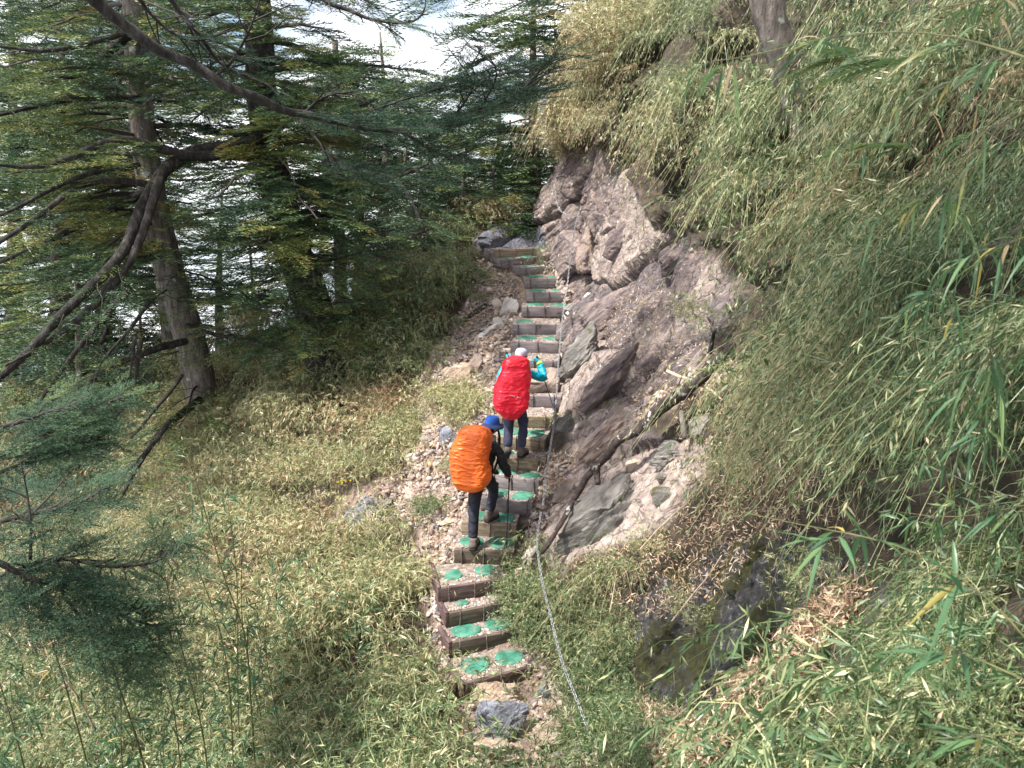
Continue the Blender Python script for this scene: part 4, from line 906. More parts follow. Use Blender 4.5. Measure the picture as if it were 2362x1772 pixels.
def limb_curve(p, az, l, rise, droop, r, m=9, wig=.05):
    t = np.linspace(0, 1, m)[:, None]; o = np.array([math.cos(az), math.sin(az), 0])
    C = p + o * l * t + np.array([0, 0, 1.]) * l * (rise * t - droop * t ** 2)
    return C + r.normal(size=(m, 3)) * wig * l * .3 * t
def fir(name, label, trunk, r0, r1, seed, lmax=2.2, n=60, start=.25, shape='old', temps=SPRF, gap=.3, spg=.33, tint=.35, group='fir trees', detail=1, rise=.15, droop=.35, extra=None, bark='bark', ssc=(.8, 1.25), sec=(.4, 1.0), cat='fir tree', lazim=None, front=0):
    r = np.random.default_rng(seed); trunk = np.asarray(trunk, float)
    C = resample(trunk, max(.18, np.linalg.norm(trunk[-1] - trunk[0]) / 60)); org = C[0].copy()
    root = empty(name, Vector(org)); tag(root, label, cat, group)
    C = C - org; m = len(C); rad = np.linspace(r0, r1, m) * (1 + .35 * np.exp(-np.arange(m) / m * 22))
    V, F, T_ = tube_arrays(C, rad, 18 if r0 > .2 else 10, rough=.10, seed=seed)
    build('trunk', V, [F, T_], M[bark], root, smooth=True)
    wood = Acc(); fol = Acc(); limbs = []
    for k in range(n):
        f = start + (1 - start) * (k + r.random()) / n; p = C[min(m - 1, int(f * (m - 1)))]
        prof = {'old': min(1, .75 + f * .5) * (1.0 if f < .85 else max(.25, (1 - f) / .15)), 'spire': (1 - f) * 1.1 + .08}[shape]
        l = lmax * prof * r.uniform(.6, 1.15); az = r.uniform(0, 2 * math.pi) if lazim is None else r.normal(lazim[0], lazim[1])
        Q = limb_curve(p, az, l, rise * r.uniform(.3, 1.6), droop * r.uniform(.4, 1.3), r); limbs.append(Q)
        V, F, T2 = tube_arrays(Q, np.linspace(max(.012, r0 * .16 * prof), .008, len(Q)), 5, cap=False); wood.add(V, F, tint=r.uniform(.2, .8))
    for k in range(front):     # short leafy boughs on the near side of the trunk
        p = C[int((.10 + .62 * (k + r.random()) / front) * (m - 1))]; Q = limb_curve(p, -1.57 + r.normal() * .75, r.uniform(.8, 1.7), .1, .35, r); limbs.append(Q)
        V, F, T2 = tube_arrays(Q, np.linspace(.03, .008, len(Q)), 5, cap=False); wood.add(V, F, tint=r.uniform(.2, .8))
    dress(limbs, r, fol, wood, temps, start=.22, sec=sec, gap=gap, tb=tint, sp_gap=spg, ssc=ssc)
    if extra:
        for (pts, ra, rb, kw) in extra:
            Q = resample(np.asarray(pts) - org, .12); V, F, T2 = tube_arrays(Q, np.linspace(ra, rb, len(Q)), 10, rough=.12, seed=seed)
            build('limb', V, [F, T2], M['darkbark' if kw.pop('dark', 1) else 'bark'], root, smooth=True)
            a = dict(start=.25, sec=(.3, .9), gap=.2, tb=tint, sp_gap=.2, ssc=(.6, 1.0)); a.update(kw); tm = a.pop('temps', SPR)
            dress([Q], r, fol, wood, tm, **a)
    wood.make('branches', M['twig'], root)['kind'] = 'stuff'; fol.make('crown', M['fir'], root)
    return root
def line(pts, y, dy=0.0):
    n = len(pts); return [at(p[0], p[1], (y if np.isscalar(y) else np.interp(i / (n - 1), [0, 1], y))) for i, p in enumerate(pts)]
# two big old firs with surveyed trunks and limbs
T1 = line([(214, 440), (203, 400), (190, 335), (174, 290), (162, 240), (152, 200), (143, 130), (137, 60), (132, -30), (128, -120)], 15.4)
E1 = [
 (line([(165, 253), (141, 258), (125, 269), (116, 284), (113, 311), (107, 330), (100, 345)], (15.2, 13.8)), .10, .03, dict(gap=.35)),
 (line([(155, 243), (133, 256), (110, 259), (78, 272), (31, 283), (-10, 286)], (15.2, 13.2)), .07, .02, dict(dark=1)),
 (line([(143, 25), (132, 31), (110, 50), (94, 67), (70, 78), (40, 82)], (15.2, 13.5)), .11, .03, dict()),
 (line([(150, 190), (120, 205), (80, 225), (30, 250), (-20, 270)], (15.2, 13.0)), .09, .03, dict(dark=1)),
 (line([(176, 300), (215, 300), (250, 292), (290, 300)], (15.2, 13.6)), .05, .015, dict(gap=.16)),
 (line([(186, 325), (215, 335), (245, 340), (280, 350)], (15.2, 13.8)), .05, .015, dict(gap=.16)),
 (line([(200, 400), (160, 430), (135, 470), (120, 500)], (15.0, 11.5)), .09, .02, dict(dark=1, sec=(.2, .6))),
 (line([(140, 100), (90, 95), (40, 105), (-20, 120)], (15.2, 13.0)), .08, .02, dict()),
 (line([(182,375),(169,394),(154,410),(141,428),(131,438)], (13.5, 12.0)), 0.04, 0.02, dict(dark=1, bare=.8, sec=(.15, .5), gap=.25, start=.2)),
 (line([(141,340),(138,358),(136,381),(125,410),(110,421),(95,434)], (12.6, 11.6)), 0.04, 0.015, dict(dark=1, bare=.8, sec=(.15, .5), gap=.25, start=.2)),
 (line([(135,335),(133,350),(132,366),(126,384)], (12.6, 12.0)), 0.03, 0.015, dict(dark=1, bare=.8, sec=(.15, .5), gap=.25, start=.2)),
 (line([(118,262),(108,287),(88,311),(63,331),(37,349),(5,366)], (12.8, 11.0)), 0.045, 0.02, dict(dark=1, bare=.8, sec=(.15, .5), gap=.25, start=.2)),
 (line([(150,300),(130,330),(97,366),(94,389),(88,405)], (12.8, 11.8)), 0.035, 0.012, dict(dark=1, bare=.8, sec=(.15, .5), gap=.25, start=.2)),
 (line([(-10,248),(31,223),(63,196),(82,183),(112,178),(150,185)][::-1], (13.5, 11.6)), 0.06, 0.03, dict(dark=1, bare=.8, sec=(.15, .5), gap=.25, start=.2)),
 (line([(-10,220),(31,201),(52,188),(90,172),(140,165)][::-1], (13.5, 11.6)), 0.05, 0.02, dict(dark=1, bare=.8, sec=(.15, .5), gap=.25, start=.2)),
 (line([(170,420),(155,443),(138,460),(122,478)], (12.5, 11.5)), 0.045, 0.02, dict(dark=1, bare=.8, sec=(.15, .5), gap=.25, start=.2)),
 (line([(90,380),(80,415),(75,436),(66,464)], (11.8, 11.4)), 0.03, 0.012, dict(dark=1, bare=.8, sec=(.15, .5), gap=.25, start=.2)),
 (line([(130,290),(100,320),(60,372),(30,415),(10,450)], (12.0, 10.6)), 0.05, 0.02, dict(dark=1, bare=.8, sec=(.15, .5), gap=.25, start=.2)),
 (line([(-10,45),(40,52),(75,47),(110,38),(132,30)][::-1], (13.6, 12)), 0.05, 0.02, dict(dark=1, bare=.8, sec=(.15, .5), gap=.25, start=.2)),
 (line([(190, 340), (150, 350), (100, 372), (60, 400), (20, 425)], (15.2, 12.6)), .08, .02, dict(dark=1)),
]
fir('fir_tree', 'old grey barked fir leaning left, with many drooping limbs', T1, .34, .16, 101, lmax=2.8, n=52, start=.42, shape='old', temps=SPR, gap=.2, spg=.22, tint=.52, extra=E1, lazim=(2.9, 1.3), front=11)
T2 = line([(332, 375), (322, 335), (306, 285), (290, 240), (277, 195), (268, 150), (262, 100), (258, 40), (254, -60), (252, -130)], 14.8)
E2 = [
 (line([(262, 157), (242, 155), (219, 155), (190, 157), (165, 150), (125, 138), (102, 143), (63, 161), (31, 168), (-15, 163)], (14.6, 12.0)), .11, .03, dict(start=.35)),
 (line([(262, 140), (225, 148), (190, 152), (166, 165), (148, 195), (138, 212), (128, 245), (119, 258), (94, 285), (63, 312), (31, 350), (-8, 385)], (14.6, 11.0)), .13, .05, dict(start=.55, gap=.3)),
 (line([(160, 178), (150, 210), (141, 240), (128, 268), (108, 290), (86, 316), (47, 341), (5, 372), (-20, 392)], (13.2, 11.0)), .08, .03, dict(start=.5, gap=.3, dark=1)),
 (line([(282, 184), (333, 187), (385, 182), (407, 173), (430, 163)], (14.6, 12.8)), .07, .02, dict(dark=1)),
 (line([(326, 159), (355, 172), (385, 175), (400, 181), (414, 206), (425, 232)], (13.4, 12.4)), .055, .02, dict(dark=1)),
 (line([(300, 212), (348, 220), (370, 235), (392, 234), (419, 235), (432, 228)], (14.6, 12.6)), .075, .02, dict(dark=1)),
 (line([(268, 110), (305, 118), (345, 112), (385, 95), (405, 80)], (14.6, 13.2)), .05, .015, dict()),
 (line([(296, 260), (330, 262), (360, 250), (395, 262)], (14.6, 13.4)), .04, .012, dict()),
 (line([(300, 275), (270, 280), (240, 290), (205, 300)], (14.6, 13.4)), .045, .012, dict(tb=.55)),
 (line([(280, 215), (250, 205), (215, 210), (185, 222)], (14.6, 13.0)), .045, .012, dict(tb=.55)),
 (line([(262, 80), (225, 90), (190, 88), (150, 100)], (14.6, 13.0)), .05, .012, dict(tb=.55)),
 (line([(310, 300), (340, 305), (365, 298)], (14.6, 13.6)), .035, .012, dict()),
]
fir('fir_tree', 'thick dark trunked old fir with stout mossy limbs on both sides', T2, .40, .18, 102, lmax=2.3, n=60, start=.28, shape='old', temps=SPR, gap=.2, spg=.22, tint=.48, extra=E2, bark='darkbark', front=22)
# slimmer trunks behind them
fir('fir_tree', 'slim fir standing close behind the left leaning old fir', line([(182, 470), (178, 420), (170, 345), (163, 280), (150, 200), (142, 100), (135, 0)], 18.5), .22, .08, 103, lmax=2.0, n=22, start=.4, gap=.4, spg=.4, extra=None)
fir('fir_tree', 'slim grey trunk just right of the thick dark old fir', line([(345, 330), (341, 300), (339, 240), (340, 180), (338, 120), (335, 40)], 19), .18, .07, 104, lmax=2.2, n=34, start=.25, gap=.36, spg=.36)
# firs of the far wood
BG = [  # px of stem, py base, py top, distance, lmax, shape, seed, n, label
 (380, 215, 32, 24, 2.6, 'old', 'flat topped fir against the bright gap in the sky'),
 (430, 240, 110, 27, 2.2, 'old', 'lower broad fir left of the bright sky gap'),
 (535, 225, -60, 20, 2.5, 'old', 'tall fir rising out of the photo right of the bright gap in the sky'),
 (500, 230, 70, 26, 2.0, 'old', 'fir with loose crown half hidden by the tall one right of the sky gap'),
 (592, 120, -70, 17.5, 2.0, 'old', 'fir behind the yellow bamboo knoll at the top'),
 (465, 252, 148, 18.5, 1.4, 'spire', 'young spire shaped fir left of the landing'),
 (493, 245, 166, 18.5, 1.1, 'spire', 'smallest young fir between two taller ones above the landing'),
 (532, 236, 136, 18.8, 1.4, 'spire', 'young fir directly above the slate landing, against the rock edge'),
 (445, 265, 175, 20, 1.3, 'spire', 'dark young fir at the end of the bamboo slope'),
 (405, 280, 150, 22, 2.0, 'old', 'dark fir in the shade behind the right limbs of the thick old fir'),
 (510, 240, 120, 24, 1.8, 'spire', 'pointed fir behind the young firs of the landing'),
 (355, 300, 60, 26, 2.6, 'old', 'fir in the wood right of the slim grey trunk'),
 (222, 420, 190, 21, 1.9, 'old', 'lower fir between the trunks of the two old firs'),
 (100, 440, -20, 22, 3.0, 'old', 'tall fir behind the drooping limbs at the left'),
 (50, 460, 60, 20, 2.6, 'old', 'fir at the left behind the fork of long bare limbs'),
 (10, 470, -50, 23, 3.2, 'old', 'tall fir at the left edge of the photo'),
 (75, 500, 250, 17, 2.0, 'old', 'low bushy fir under the long drooping limbs'),
 (140, 480, 300, 18, 1.8, 'spire', 'low fir left of the leaning trunk'),
 (25, 500, 300, 18, 2.0, 'old', 'low bushy fir at the left edge'),
 (250, 410, 250, 19, 1.6, 'spire', 'low fir between the leaning trunk and the thick one'),
 (420, 210, 120, 34, 2.8, 'old', 'far dark fir behind the low limbs right of the thick old fir'),
 (60, 420, -60, 32, 3.4, 'old', 'far tall fir in the upper left'),
 (320, 260, 60, 34, 2.6, 'old', 'far fir above the right limbs of the thick old fir'),
 (555, 200, 20, 24, 2.4, 'old', 'fir right of the tall one by the sky gap, above the knoll'),
]
for k, (px, pb, pt, y, lm, shp, lab) in enumerate(BG):
    B = at(px + 3, pb + 12, y); T = at(px, pt, y); B[0] = B[0]; T = T + np.array([0, 0, 0]); H = T[2] - B[2]
    mid = (B + T) / 2 + np.array([random.uniform(-.2, .2), 0, 0])
    n = int((40 if shp == 'old' else 60) * max(.6, H / 8)); 
    fir('fir_tree', lab, [B, mid, T], .02 * H + .05 if shp == 'old' else .035 + .008 * H, .03, 200 + k, lmax=lm, n=n, start=.22 if shp == 'old' else .08, shape=shp, temps=SPRF if y > 19 else SPR,
        gap=.34 if y > 19 else .26, spg=.34 if y > 19 else .26, tint=.44 if shp == 'old' else .3, group='firs of the wood behind the slope')
# near boughs: trees that stand outside the frame reach in
def bough(label, curves, seed, temps, mat, tint=.4, **kw):
    r = np.random.default_rng(seed); org = np.asarray(curves[0][0][0]); root = empty('fir_bough', Vector(org)); tag(root, label, 'bough', 'fir boughs reaching in from the left')
    fol = Acc(); wood = Acc()
    for (pts, ra, rb, k2) in curves:
        Q = resample(np.asarray(pts) - org, .08); wgl = min(1, ra / .03) * .05; Q = Q + np.stack([vnoise(Q + 3, 2.6, seed), vnoise(Q + 7, 2.6, seed), vnoise(Q + 1, 2.6, seed)], 1) * wgl; V, F, T2 = tube_arrays(Q, np.linspace(ra, rb, len(Q)), 9, rough=.12, seed=seed); build('limb', V, [F, T2], M['darkbark'], root, smooth=True)
        a = dict(start=.2, sec=(.3, .8), gap=.10, tb=tint, sp_gap=.10, ssc=(.6, 1.1)); a.update(kw); a.update(k2); dress([Q], r, fol, wood, temps, **a)
    wood.make('twigs', M['twig'], root)['kind'] = 'stuff'; fol.make('needles', M[mat], root); return root
main = [(60, -40), (97, 0), (125, 22), (157, 46), (204, 74), (259, 103), (298, 115), (345, 123), (392, 131), (422, 132), (451, 122), (495, 107), (513, 95), (532, 79), (549, 57)]
bough('long dark bough sweeping across from the top left corner and curving up to the right', [
 (line(main, (7.2, 10.0)), .062, .014, dict(start=.4, gap=.05, sec=(.4, 1.0), droop=.0, bare=.08)),
 (line([(215, 78), (235, 60), (250, 35), (262, -10)], (8.4, 8.0)), .02, .008, dict(bare=.85)),
 (line([(160, -20), (185, 20), (210, 50), (235, 68), (270, 85)], (8.0, 8.6)), .03, .01, dict(bare=.3)),
 (line([(120, -30), (150, 10), (180, 40), (195, 45), (230, 30)], (7.6, 8.2)), .02, .008, dict(bare=.8)),
 (line([(300, 117), (330, 95), (350, 90), (370, 105)], (9.0, 9.0)), .018, .007, dict(bare=.8)),
 (line([(300, 120), (320, 150), (345, 165), (380, 172)], (9.0, 9.2)), .022, .008, dict(bare=.3)),
 (line([(350, 126), (375, 105), (420, 95), (455, 85)], (9.2, 9.6)), .022, .008, dict()),
 (line([(400, 132), (430, 150), (450, 160), (470, 150)], (9.5, 9.4)), .02, .008, dict()),
 (line([(480, 112), (495, 85), (500, 70), (490, 55)], (9.8, 9.6)), .018, .006, dict()),
 (line([(451, 122), (470, 95), (478, 80), (470, 60)], (9.8, 9.6)), .018, .006, dict()),
], 301, NEE, 'bluefir', .35, droop=.05)
bough('thin sparse bough hanging into the bright sky at the top centre left', [(line([(300, -25), (330, 4), (350, 12), (378, 22), (400, 25), (418, 20), (425, 5), (420, -15)], 9.5), .03, .006, dict(bare=.5, gap=.12, sec=(.15, .4))),
 (line([(378, 22), (392, 30), (405, 42)], 9.5), .012, .005, dict(bare=.6, sec=(.1, .3)))], 302, NEE, 'bluefir', .6)
bough('bluish green fir bough low at the left edge over the bamboo', [
 (line([(-40, 470), (0, 452), (40, 436), (80, 420), (118, 396)], (6.2, 6.8)), .03, .006, dict(sec=(.25, .55), gap=.045)),
 (line([(-40, 430), (10, 425), (50, 412), (95, 402)], (6.4, 6.8)), .025, .006, dict(sec=(.25, .5), gap=.045)),
 (line([(-30, 480), (30, 462), (70, 450), (100, 440)], (6.2, 6.4)), .02, .006, dict(sec=(.2, .4), gap=.05))], 303, NEE, 'bluefir', .65)
bough('dark fir crown reaching in low at the left edge above the tall bamboo', [
 (line([(-60, 560), (-10, 560), (41, 583), (68, 592), (99, 610), (125, 622), (175, 630)], (5.0, 5.4)), .03, .006, dict(sec=(.2, .5), gap=.04, droop=.15)),
 (line([(-50, 600), (0, 575), (50, 560), (110, 568), (150, 560), (180, 548)], (5.2, 5.6)), .025, .006, dict(sec=(.2, .45), gap=.04)),
 (line([(-50, 530), (0, 525), (40, 515), (80, 500), (95, 490)], (5.2, 5.4)), .022, .006, dict(sec=(.2, .42), gap=.04)),
 (line([(30, 560), (32, 520), (28, 490), (20, 460)], (5.1, 5.2)), .012, .004, dict(sec=(.15, .35), gap=.12, bare=.6)),
 (line([(60, 590), (90, 640), (130, 650), (165, 645)], (5.1, 5.4)), .014, .005, dict(sec=(.2, .4), gap=.045)),
 (line([(-40, 640), (-10, 610), (25, 600), (50, 610)], (4.9, 5.1)), .02, .005, dict(sec=(.2, .4), gap=.045))], 304, NEE, 'bluefir', .55)
# leaning lichen covered trunk on the right bank
gb, _ = ground_px(812, 128); yb = gb[1] + .15; tr = line([(760, -70), (763, -20), (769, 15), (779, 50), (794, 88), (806, 115), (816, 140)], yb); tr = tr[::-1]
C = resample(tr, .05); org = C[0]; root = empty('bank_tree', Vector(org)); tag(root, 'leaning grey lichen barked trunk rising out of the bamboo at the top right', 'tree')
kk = yb / 6.6; V, F, T_ = tube_arrays(C - org, np.interp(np.linspace(0, 1, len(C)), [0, .12, .3, 1], [.21, .15, .125, .135]) * kk, 18, rough=.2, seed=5); build('trunk', V, [F, T_], M['bark'], root, smooth=True)
fol = Acc(); wood = Acc(); r = np.random.default_rng(9)
up_ = np.array(at(760, -120, 6.4)) - org
dress([resample([up_ + [0, 0, .2], up_ + [-.8, -.2, .7], up_ + [-1.8, -.3, .9]], .1), resample([up_, up_ + [.7, .3, .6], up_ + [1.6, .2, .8]], .1)], r, fol, wood, SPR, start=.05, gap=.12, sp_gap=.2)
wood.make('branches', M['twig'], root)['kind'] = 'stuff'; fol.make('crown', M['fir'], root)

fir('fir_tree', 'unseen tall fir added left of the viewpoint so that its canopy shades the near bank', [(-5.2, 1.8, -9), (-5.0, 2.0, 0), (-4.9, 2.2, 12)], .4, .1, 401, lmax=5.0, n=19, start=.68, temps=SPRF, gap=.6, spg=.6, tint=.35, lazim=(.35, .6), droop=.1, rise=.1, sec=(.6, 1.5))  # out-of-view tree added to cast dappled shade on the right bank
# ------------------------------------------------------------------ simple leaf with a bend, for plants near the camera
def bentleaf(acc, p, d, w, ln, wd, tint, bend=.25, n=6):
    d = d / np.linalg.norm(d); w = w - d * (w @ d); w /= np.linalg.norm(w) + 1e-9; nn = np.cross(d, w)
    if nn[2] < 0: nn = -nn
    t = np.linspace(0, 1, n); C = p + d * (ln * t)[:, None] - np.array([0, 0, 1.]) * (bend * ln * t ** 2)[:, None]
    prof = np.sin(np.clip(t * 1.02, 0, 1) ** .62 * np.pi) * wd * .5; prof[0] = wd * .06; prof[-1] = 0
    Lf = C + w * prof[:, None] + nn * (prof * .35)[:, None]; Rt = C - w * prof[:, None] + nn * (prof * .35)[:, None]
    V = np.concatenate([Lf, C, Rt]); i = np.arange(n - 1); Q = np.concatenate([np.stack([i, i + 1, n + i + 1, n + i], 1), np.stack([n + i, n + i + 1, 2 * n + i + 1, 2 * n + i], 1)])
    acc.add(V, Q, tint=tint)
M['leaf'] = leaf_mat('bamboo_leaf', [(0, (.03, .10, .04)), (.4, (.075, .155, .07)), (.7, (.17, .25, .085)), (.85, (.45, .36, .1)), (1, (.55, .42, .28))], .38, .35, .5)
M['culm'] = noise_mat('bamboo_culm', [(.3, (.05, .05, .02)), (.55, (.11, .115, .045)), (.75, (.24, .16, .09))], 20, .5, .2)
M['drystalk'] = noise_mat('dry_stalk', [(.3, (.3, .2, .14)), (.7, (.6, .48, .38))], 20, .7, .2)
def bamboo(label, pts, r0, seed, nleaf=90, start=.1, ll=(.10, .17), lw=(.009, .014), mat='leaf', cm='culm', tuft=True, tb=.35, cat='bamboo', group='tall bamboo stalks at the lower left', twigs=14, name='bamboo_stalk', tw=(.15, .4), bend=.3):
    r = np.random.default_rng(seed); C = resample(np.asarray(pts, float), .05); org = C[0].copy(); C = C - org; root = empty(name, Vector(org)); tag(root, label, cat, group)
    m = len(C); rad = np.linspace(r0, r0 * .35, m); d = np.r_[0, np.cumsum(np.linalg.norm(np.diff(C, axis=0), axis=1))]
    nodes = np.arange(.12, d[-1], r.uniform(.2, .26)); 
    for nd_ in nodes: rad[np.argmin(abs(d - nd_))] *= 1.35
    V, Q, T_ = tube_arrays(C, rad, 7); build('culm', V, [Q, T_], M[cm], root, smooth=True)
    lf = Acc(); tw_ = Acc()
    for k in range(twigs):
        x = d[-1] * (start + (1 - start) * (k + r.random()) / twigs); x = nodes[np.argmin(abs(nodes - x))]; j = min(np.searchsorted(d, x), m - 1); p = C[j]; tg = C[j] - C[max(0, j - 1)]; tg /= np.linalg.norm(tg) + 1e-9
        az = r.uniform(0, 6.28); o = np.array([math.cos(az), math.sin(az) * .7, 0]); dr = tg * r.uniform(.5, 1.1) + o * .8; dr /= np.linalg.norm(dr); l = r.uniform(*tw)
        t = np.linspace(0, 1, 5)[:, None]; P = p + dr * l * t - np.array([0, 0, 1.]) * l * .25 * t ** 2
        V, Q, _ = tube_arrays(P, np.linspace(r0 * .3, r0 * .12, 5), 4, cap=False); tw_.add(V, Q, tint=.8)
        nl = max(3, nleaf // twigs)
        for q in range(nl):
            f = r.uniform(.35, 1.0); pp = p + dr * l * f - np.array([0, 0, 1.]) * l * .25 * f * f; ld = dr * .8 + r.normal(size=3) * .55 + np.array([0, 0, -.25])
            tt = tb + r.normal() * .12 + (.4 if r.random() < .1 else 0); bentleaf(lf, pp, ld, np.cross(ld, [0, 0, 1.]) + r.normal(size=3) * .4, r.uniform(*ll), r.uniform(*lw), min(1, max(0, tt)), bend, 5)
    tw_.make('twigs', M['twig'], root)['kind'] = 'stuff'; lf.make('leaves', M[mat], root); return root
BS = [  # surveyed culms
 ([(262, 860), (255, 767), (250, 690), (247, 629), (226, 588), (216, 549), (206, 516), (196, 480), (187, 454)], 6.4, .010, 'bamboo stalk with dark whorled knots, the tallest in the middle of the lower left'),
 ([(236, 860), (232, 722), (228, 660), (215, 610), (193, 557), (176, 520)], 6.2, .008, 'bamboo stalk leaning left, crossing behind the tallest knotted one'),
 ([(160, 860), (144, 763), (128, 710), (115, 680), (100, 610), (88, 553), (82, 532)], 5.6, .011, 'stout yellowish bamboo culm leaning left at the lower left corner'),
 ([(243, 860), (240, 760), (237, 660), (239, 584), (232, 532), (228, 505)], 6.8, .008, 'straight bamboo stalk just right of the tallest knotted one'),
 ([(212, 860), (206, 742), (185, 660), (170, 608), (165, 565), (150, 520)], 6.0, .009, 'bamboo stalk with reddish tuft left of the knotted one'),
 ([(300, 860), (285, 760), (272, 690), (262, 640), (266, 600), (290, 560)], 6.6, .007, 'thin bamboo stalk bending right at the lower middle left'),
 ([(100, 860), (92, 780), (70, 700), (45, 620), (20, 540)], 5.4, .009, 'leafy bamboo stalk at the far left below the dark fir crown'),
 ([(190, 860), (180, 760), (172, 690), (150, 640), (138, 590)], 5.6, .008, 'leafy bamboo stalk right of the stout yellowish culm'),
 ([(330, 860), (335, 780), (345, 700), (352, 640), (360, 590)], 7.0, .006, 'slender bamboo stalk farthest right of the tall ones'),
 ([(40, 860), (30, 790), (12, 720), (-8, 660)], 4.8, .009, 'bamboo stalk cut by the left edge of the photo'),
 ([(130, 860), (124, 790), (120, 740), (122, 690), (110, 640)], 5.4, .008, 'leafy bamboo stalk left of the stout yellowish culm'),
 ([(290, 860), (275, 790), (258, 700), (242, 640), (240, 560), (250, 500)], 6.9, .007, 'tall thin bamboo stalk rising into the pale grass behind the knotted one'),
]
for k, (px_, y_, r0_, lab) in enumerate(BS): bamboo(lab, line(px_, y_), r0_, 700 + k, nleaf=230, twigs=30, start=.12, tb=.22, ll=(.11, .18), lw=(.012, .018), tw=(.12, .36))
bamboo('dead whitish bamboo stalk with bare twigs low at the left', line([(95, 730), (82, 703), (64, 678), (41, 650), (20, 632)], 5.5), .009, 750, nleaf=26, twigs=14, cm='drystalk', tb=1.0, tw=(.1, .22))
FG = 'bamboo sprays close to the camera at the right'
bamboo('long bamboo spray with narrow green leaves reaching left from the top right corner', line([(1060, 70), (1024, 56), (953, 34), (907, 30), (850, 34), (793, 43), (748, 59), (712, 61)], (1.35, 1.9)), .0022, 760, nleaf=44, twigs=12, start=.05, ll=(.07, .13), lw=(.007, .010), group=FG, name='bamboo_spray', tw=(.05, .14), bend=.55, tb=.5)
bamboo('blurred bamboo spray with broad bluish leaves arching over the dark rock', line([(1060, 680), (1024, 633), (975, 582), (937, 558), (890, 539), (842, 533), (795, 524), (742, 512)], (1.05, 1.35)), .0018, 761, nleaf=34, twigs=10, start=.1, ll=(.07, .11), lw=(.009, .013), group=FG, name='bamboo_spray', tw=(.04, .10), bend=.3, tb=.35)
bamboo('bamboo twig with crossed leaves at the right edge below the arching spray', line([(1070, 700), (1024, 677), (984, 665), (937, 639), (915, 630)], (1.0, 1.25)), .0016, 762, nleaf=24, twigs=7, ll=(.05, .09), lw=(.007, .010), group=FG, name='bamboo_spray', tw=(.03, .08), tb=.35)
bamboo('bamboo twig with one orange leaf low in the right corner', line([(1070, 730), (1024, 733), (965, 738), (927, 738), (900, 742)], (.95, 1.2)), .0016, 763, nleaf=22, twigs=7, ll=(.05, .09), lw=(.007, .011), group=FG, name='bamboo_spray', tw=(.03, .08), tb=.4)
bamboo('bamboo spray hanging down along the right edge', line([(1060, 150), (1030, 200), (1000, 290), (985, 380), (980, 440)], (1.3, 1.6)), .0018, 764, nleaf=60, twigs=14, ll=(.05, .10), lw=(.005, .009), group=FG, name='bamboo_spray', tw=(.05, .14), bend=.7, tb=.42)
bamboo('bamboo spray with tan and green leaves at the upper right edge', line([(1080, 90), (1020, 110), (970, 150), (930, 200)], (1.3, 1.7)), .0018, 765, nleaf=54, twigs=12, ll=(.05, .10), lw=(.005, .009), group=FG, name='bamboo_spray', tw=(.05, .14), bend=.7, tb=.5)
bamboo('bamboo spray spreading left at the right edge, halfway down', line([(1070, 500), (1020, 505), (960, 520), (900, 512)], (1.4, 1.8)), .0018, 766, nleaf=54, twigs=12, ll=(.05, .09), lw=(.005, .009), group=FG, name='bamboo_spray', tw=(.05, .12), bend=.4, tb=.4)
for k, (pts_, y_, n_, tb_, lab_) in enumerate([
 ([(1080, 20), (1000, 60), (930, 90), (870, 130)], (1.5, 2.1), 60, .45, 'leafy green bamboo spray drooping below the topmost one'),
 ([(1080, 220), (1010, 240), (950, 280), (915, 330)], (1.5, 2.0), 70, .35, 'dense green bamboo spray at the right edge, a quarter of the way down'),
 ([(1080, 330), (1020, 350), (960, 400), (930, 450)], (1.5, 2.0), 70, .38, 'dense green bamboo spray at the right edge just above the middle'),
 ([(1060, -30), (990, 0), (920, 10), (860, 30)], (1.7, 2.4), 60, .5, 'bamboo spray cut by the top edge at the upper right'),
 ([(1080, 580), (1040, 590), (1000, 620), (985, 655)], (1.3, 1.6), 50, .35, 'short green bamboo spray at the right edge below the middle'),
 ([(900, -30), (870, 10), (820, 40), (780, 75)], (3.2, 3.8), 70, .42, 'farther bamboo spray in front of the leaning trunk at the top')]):
    bamboo(lab_, line(pts_, y_), .002, 790 + k, nleaf=n_, twigs=14, start=.05, ll=(.04, .08), lw=(.005, .0085), group=FG, name='bamboo_spray', tw=(.06, .16), bend=.55, tb=tb_)
# ferns on the bank
def fern(label, px, py, y, seed, nf=5, L_=.34):
    r = np.random.default_rng(seed); o = at(px, py, y); root = empty('fern', Vector(o)); tag(root, label, 'fern', 'green ferns on the right bank')
    for k in range(nf):
        a = Acc(); az = math.pi + r.uniform(-1.2, 1.2); d = np.array([math.cos(az), math.sin(az) * .8, r.uniform(-.1, .4)]); d /= np.linalg.norm(d); n = 15; sd = np.cross(d, [0, 0, 1.]); ln = L_ * r.uniform(.7, 1.1)
        for q in range(n):
            t = (q + 1) / n; p = d * ln * t - np.array([0, 0, 1]) * ln * .4 * t * t; pl = ln * .32 * math.sin(math.pi * min(1, t * .9 + .12)) ** .8
            for s in (-1, 1):
                dd = sd * s + d * .35; bentleaf(a, p, dd, d, pl, pl * .22, r.uniform(.45, .7), .15, 4)
        t = np.linspace(0, 1, 8)[:, None]; V, Q, _ = tube_arrays(d * ln * t - np.array([0, 0, 1]) * ln * .4 * t * t, .0015, 4, cap=False); a.add(V, Q, tint=.8); a.make('frond', M['leaf'], root)
fern('bright green fern with several fronds near the top, right of the leaning trunk', 905, 62, 3.0, 11, 7)
fern('green fern with small leaflets hanging from the upper right bank', 905, 150, 2.9, 12, 5, .26)
fern('pale green fern among the bamboo left of the top right fern', 850, 60, 3.6, 13, 5, .3)
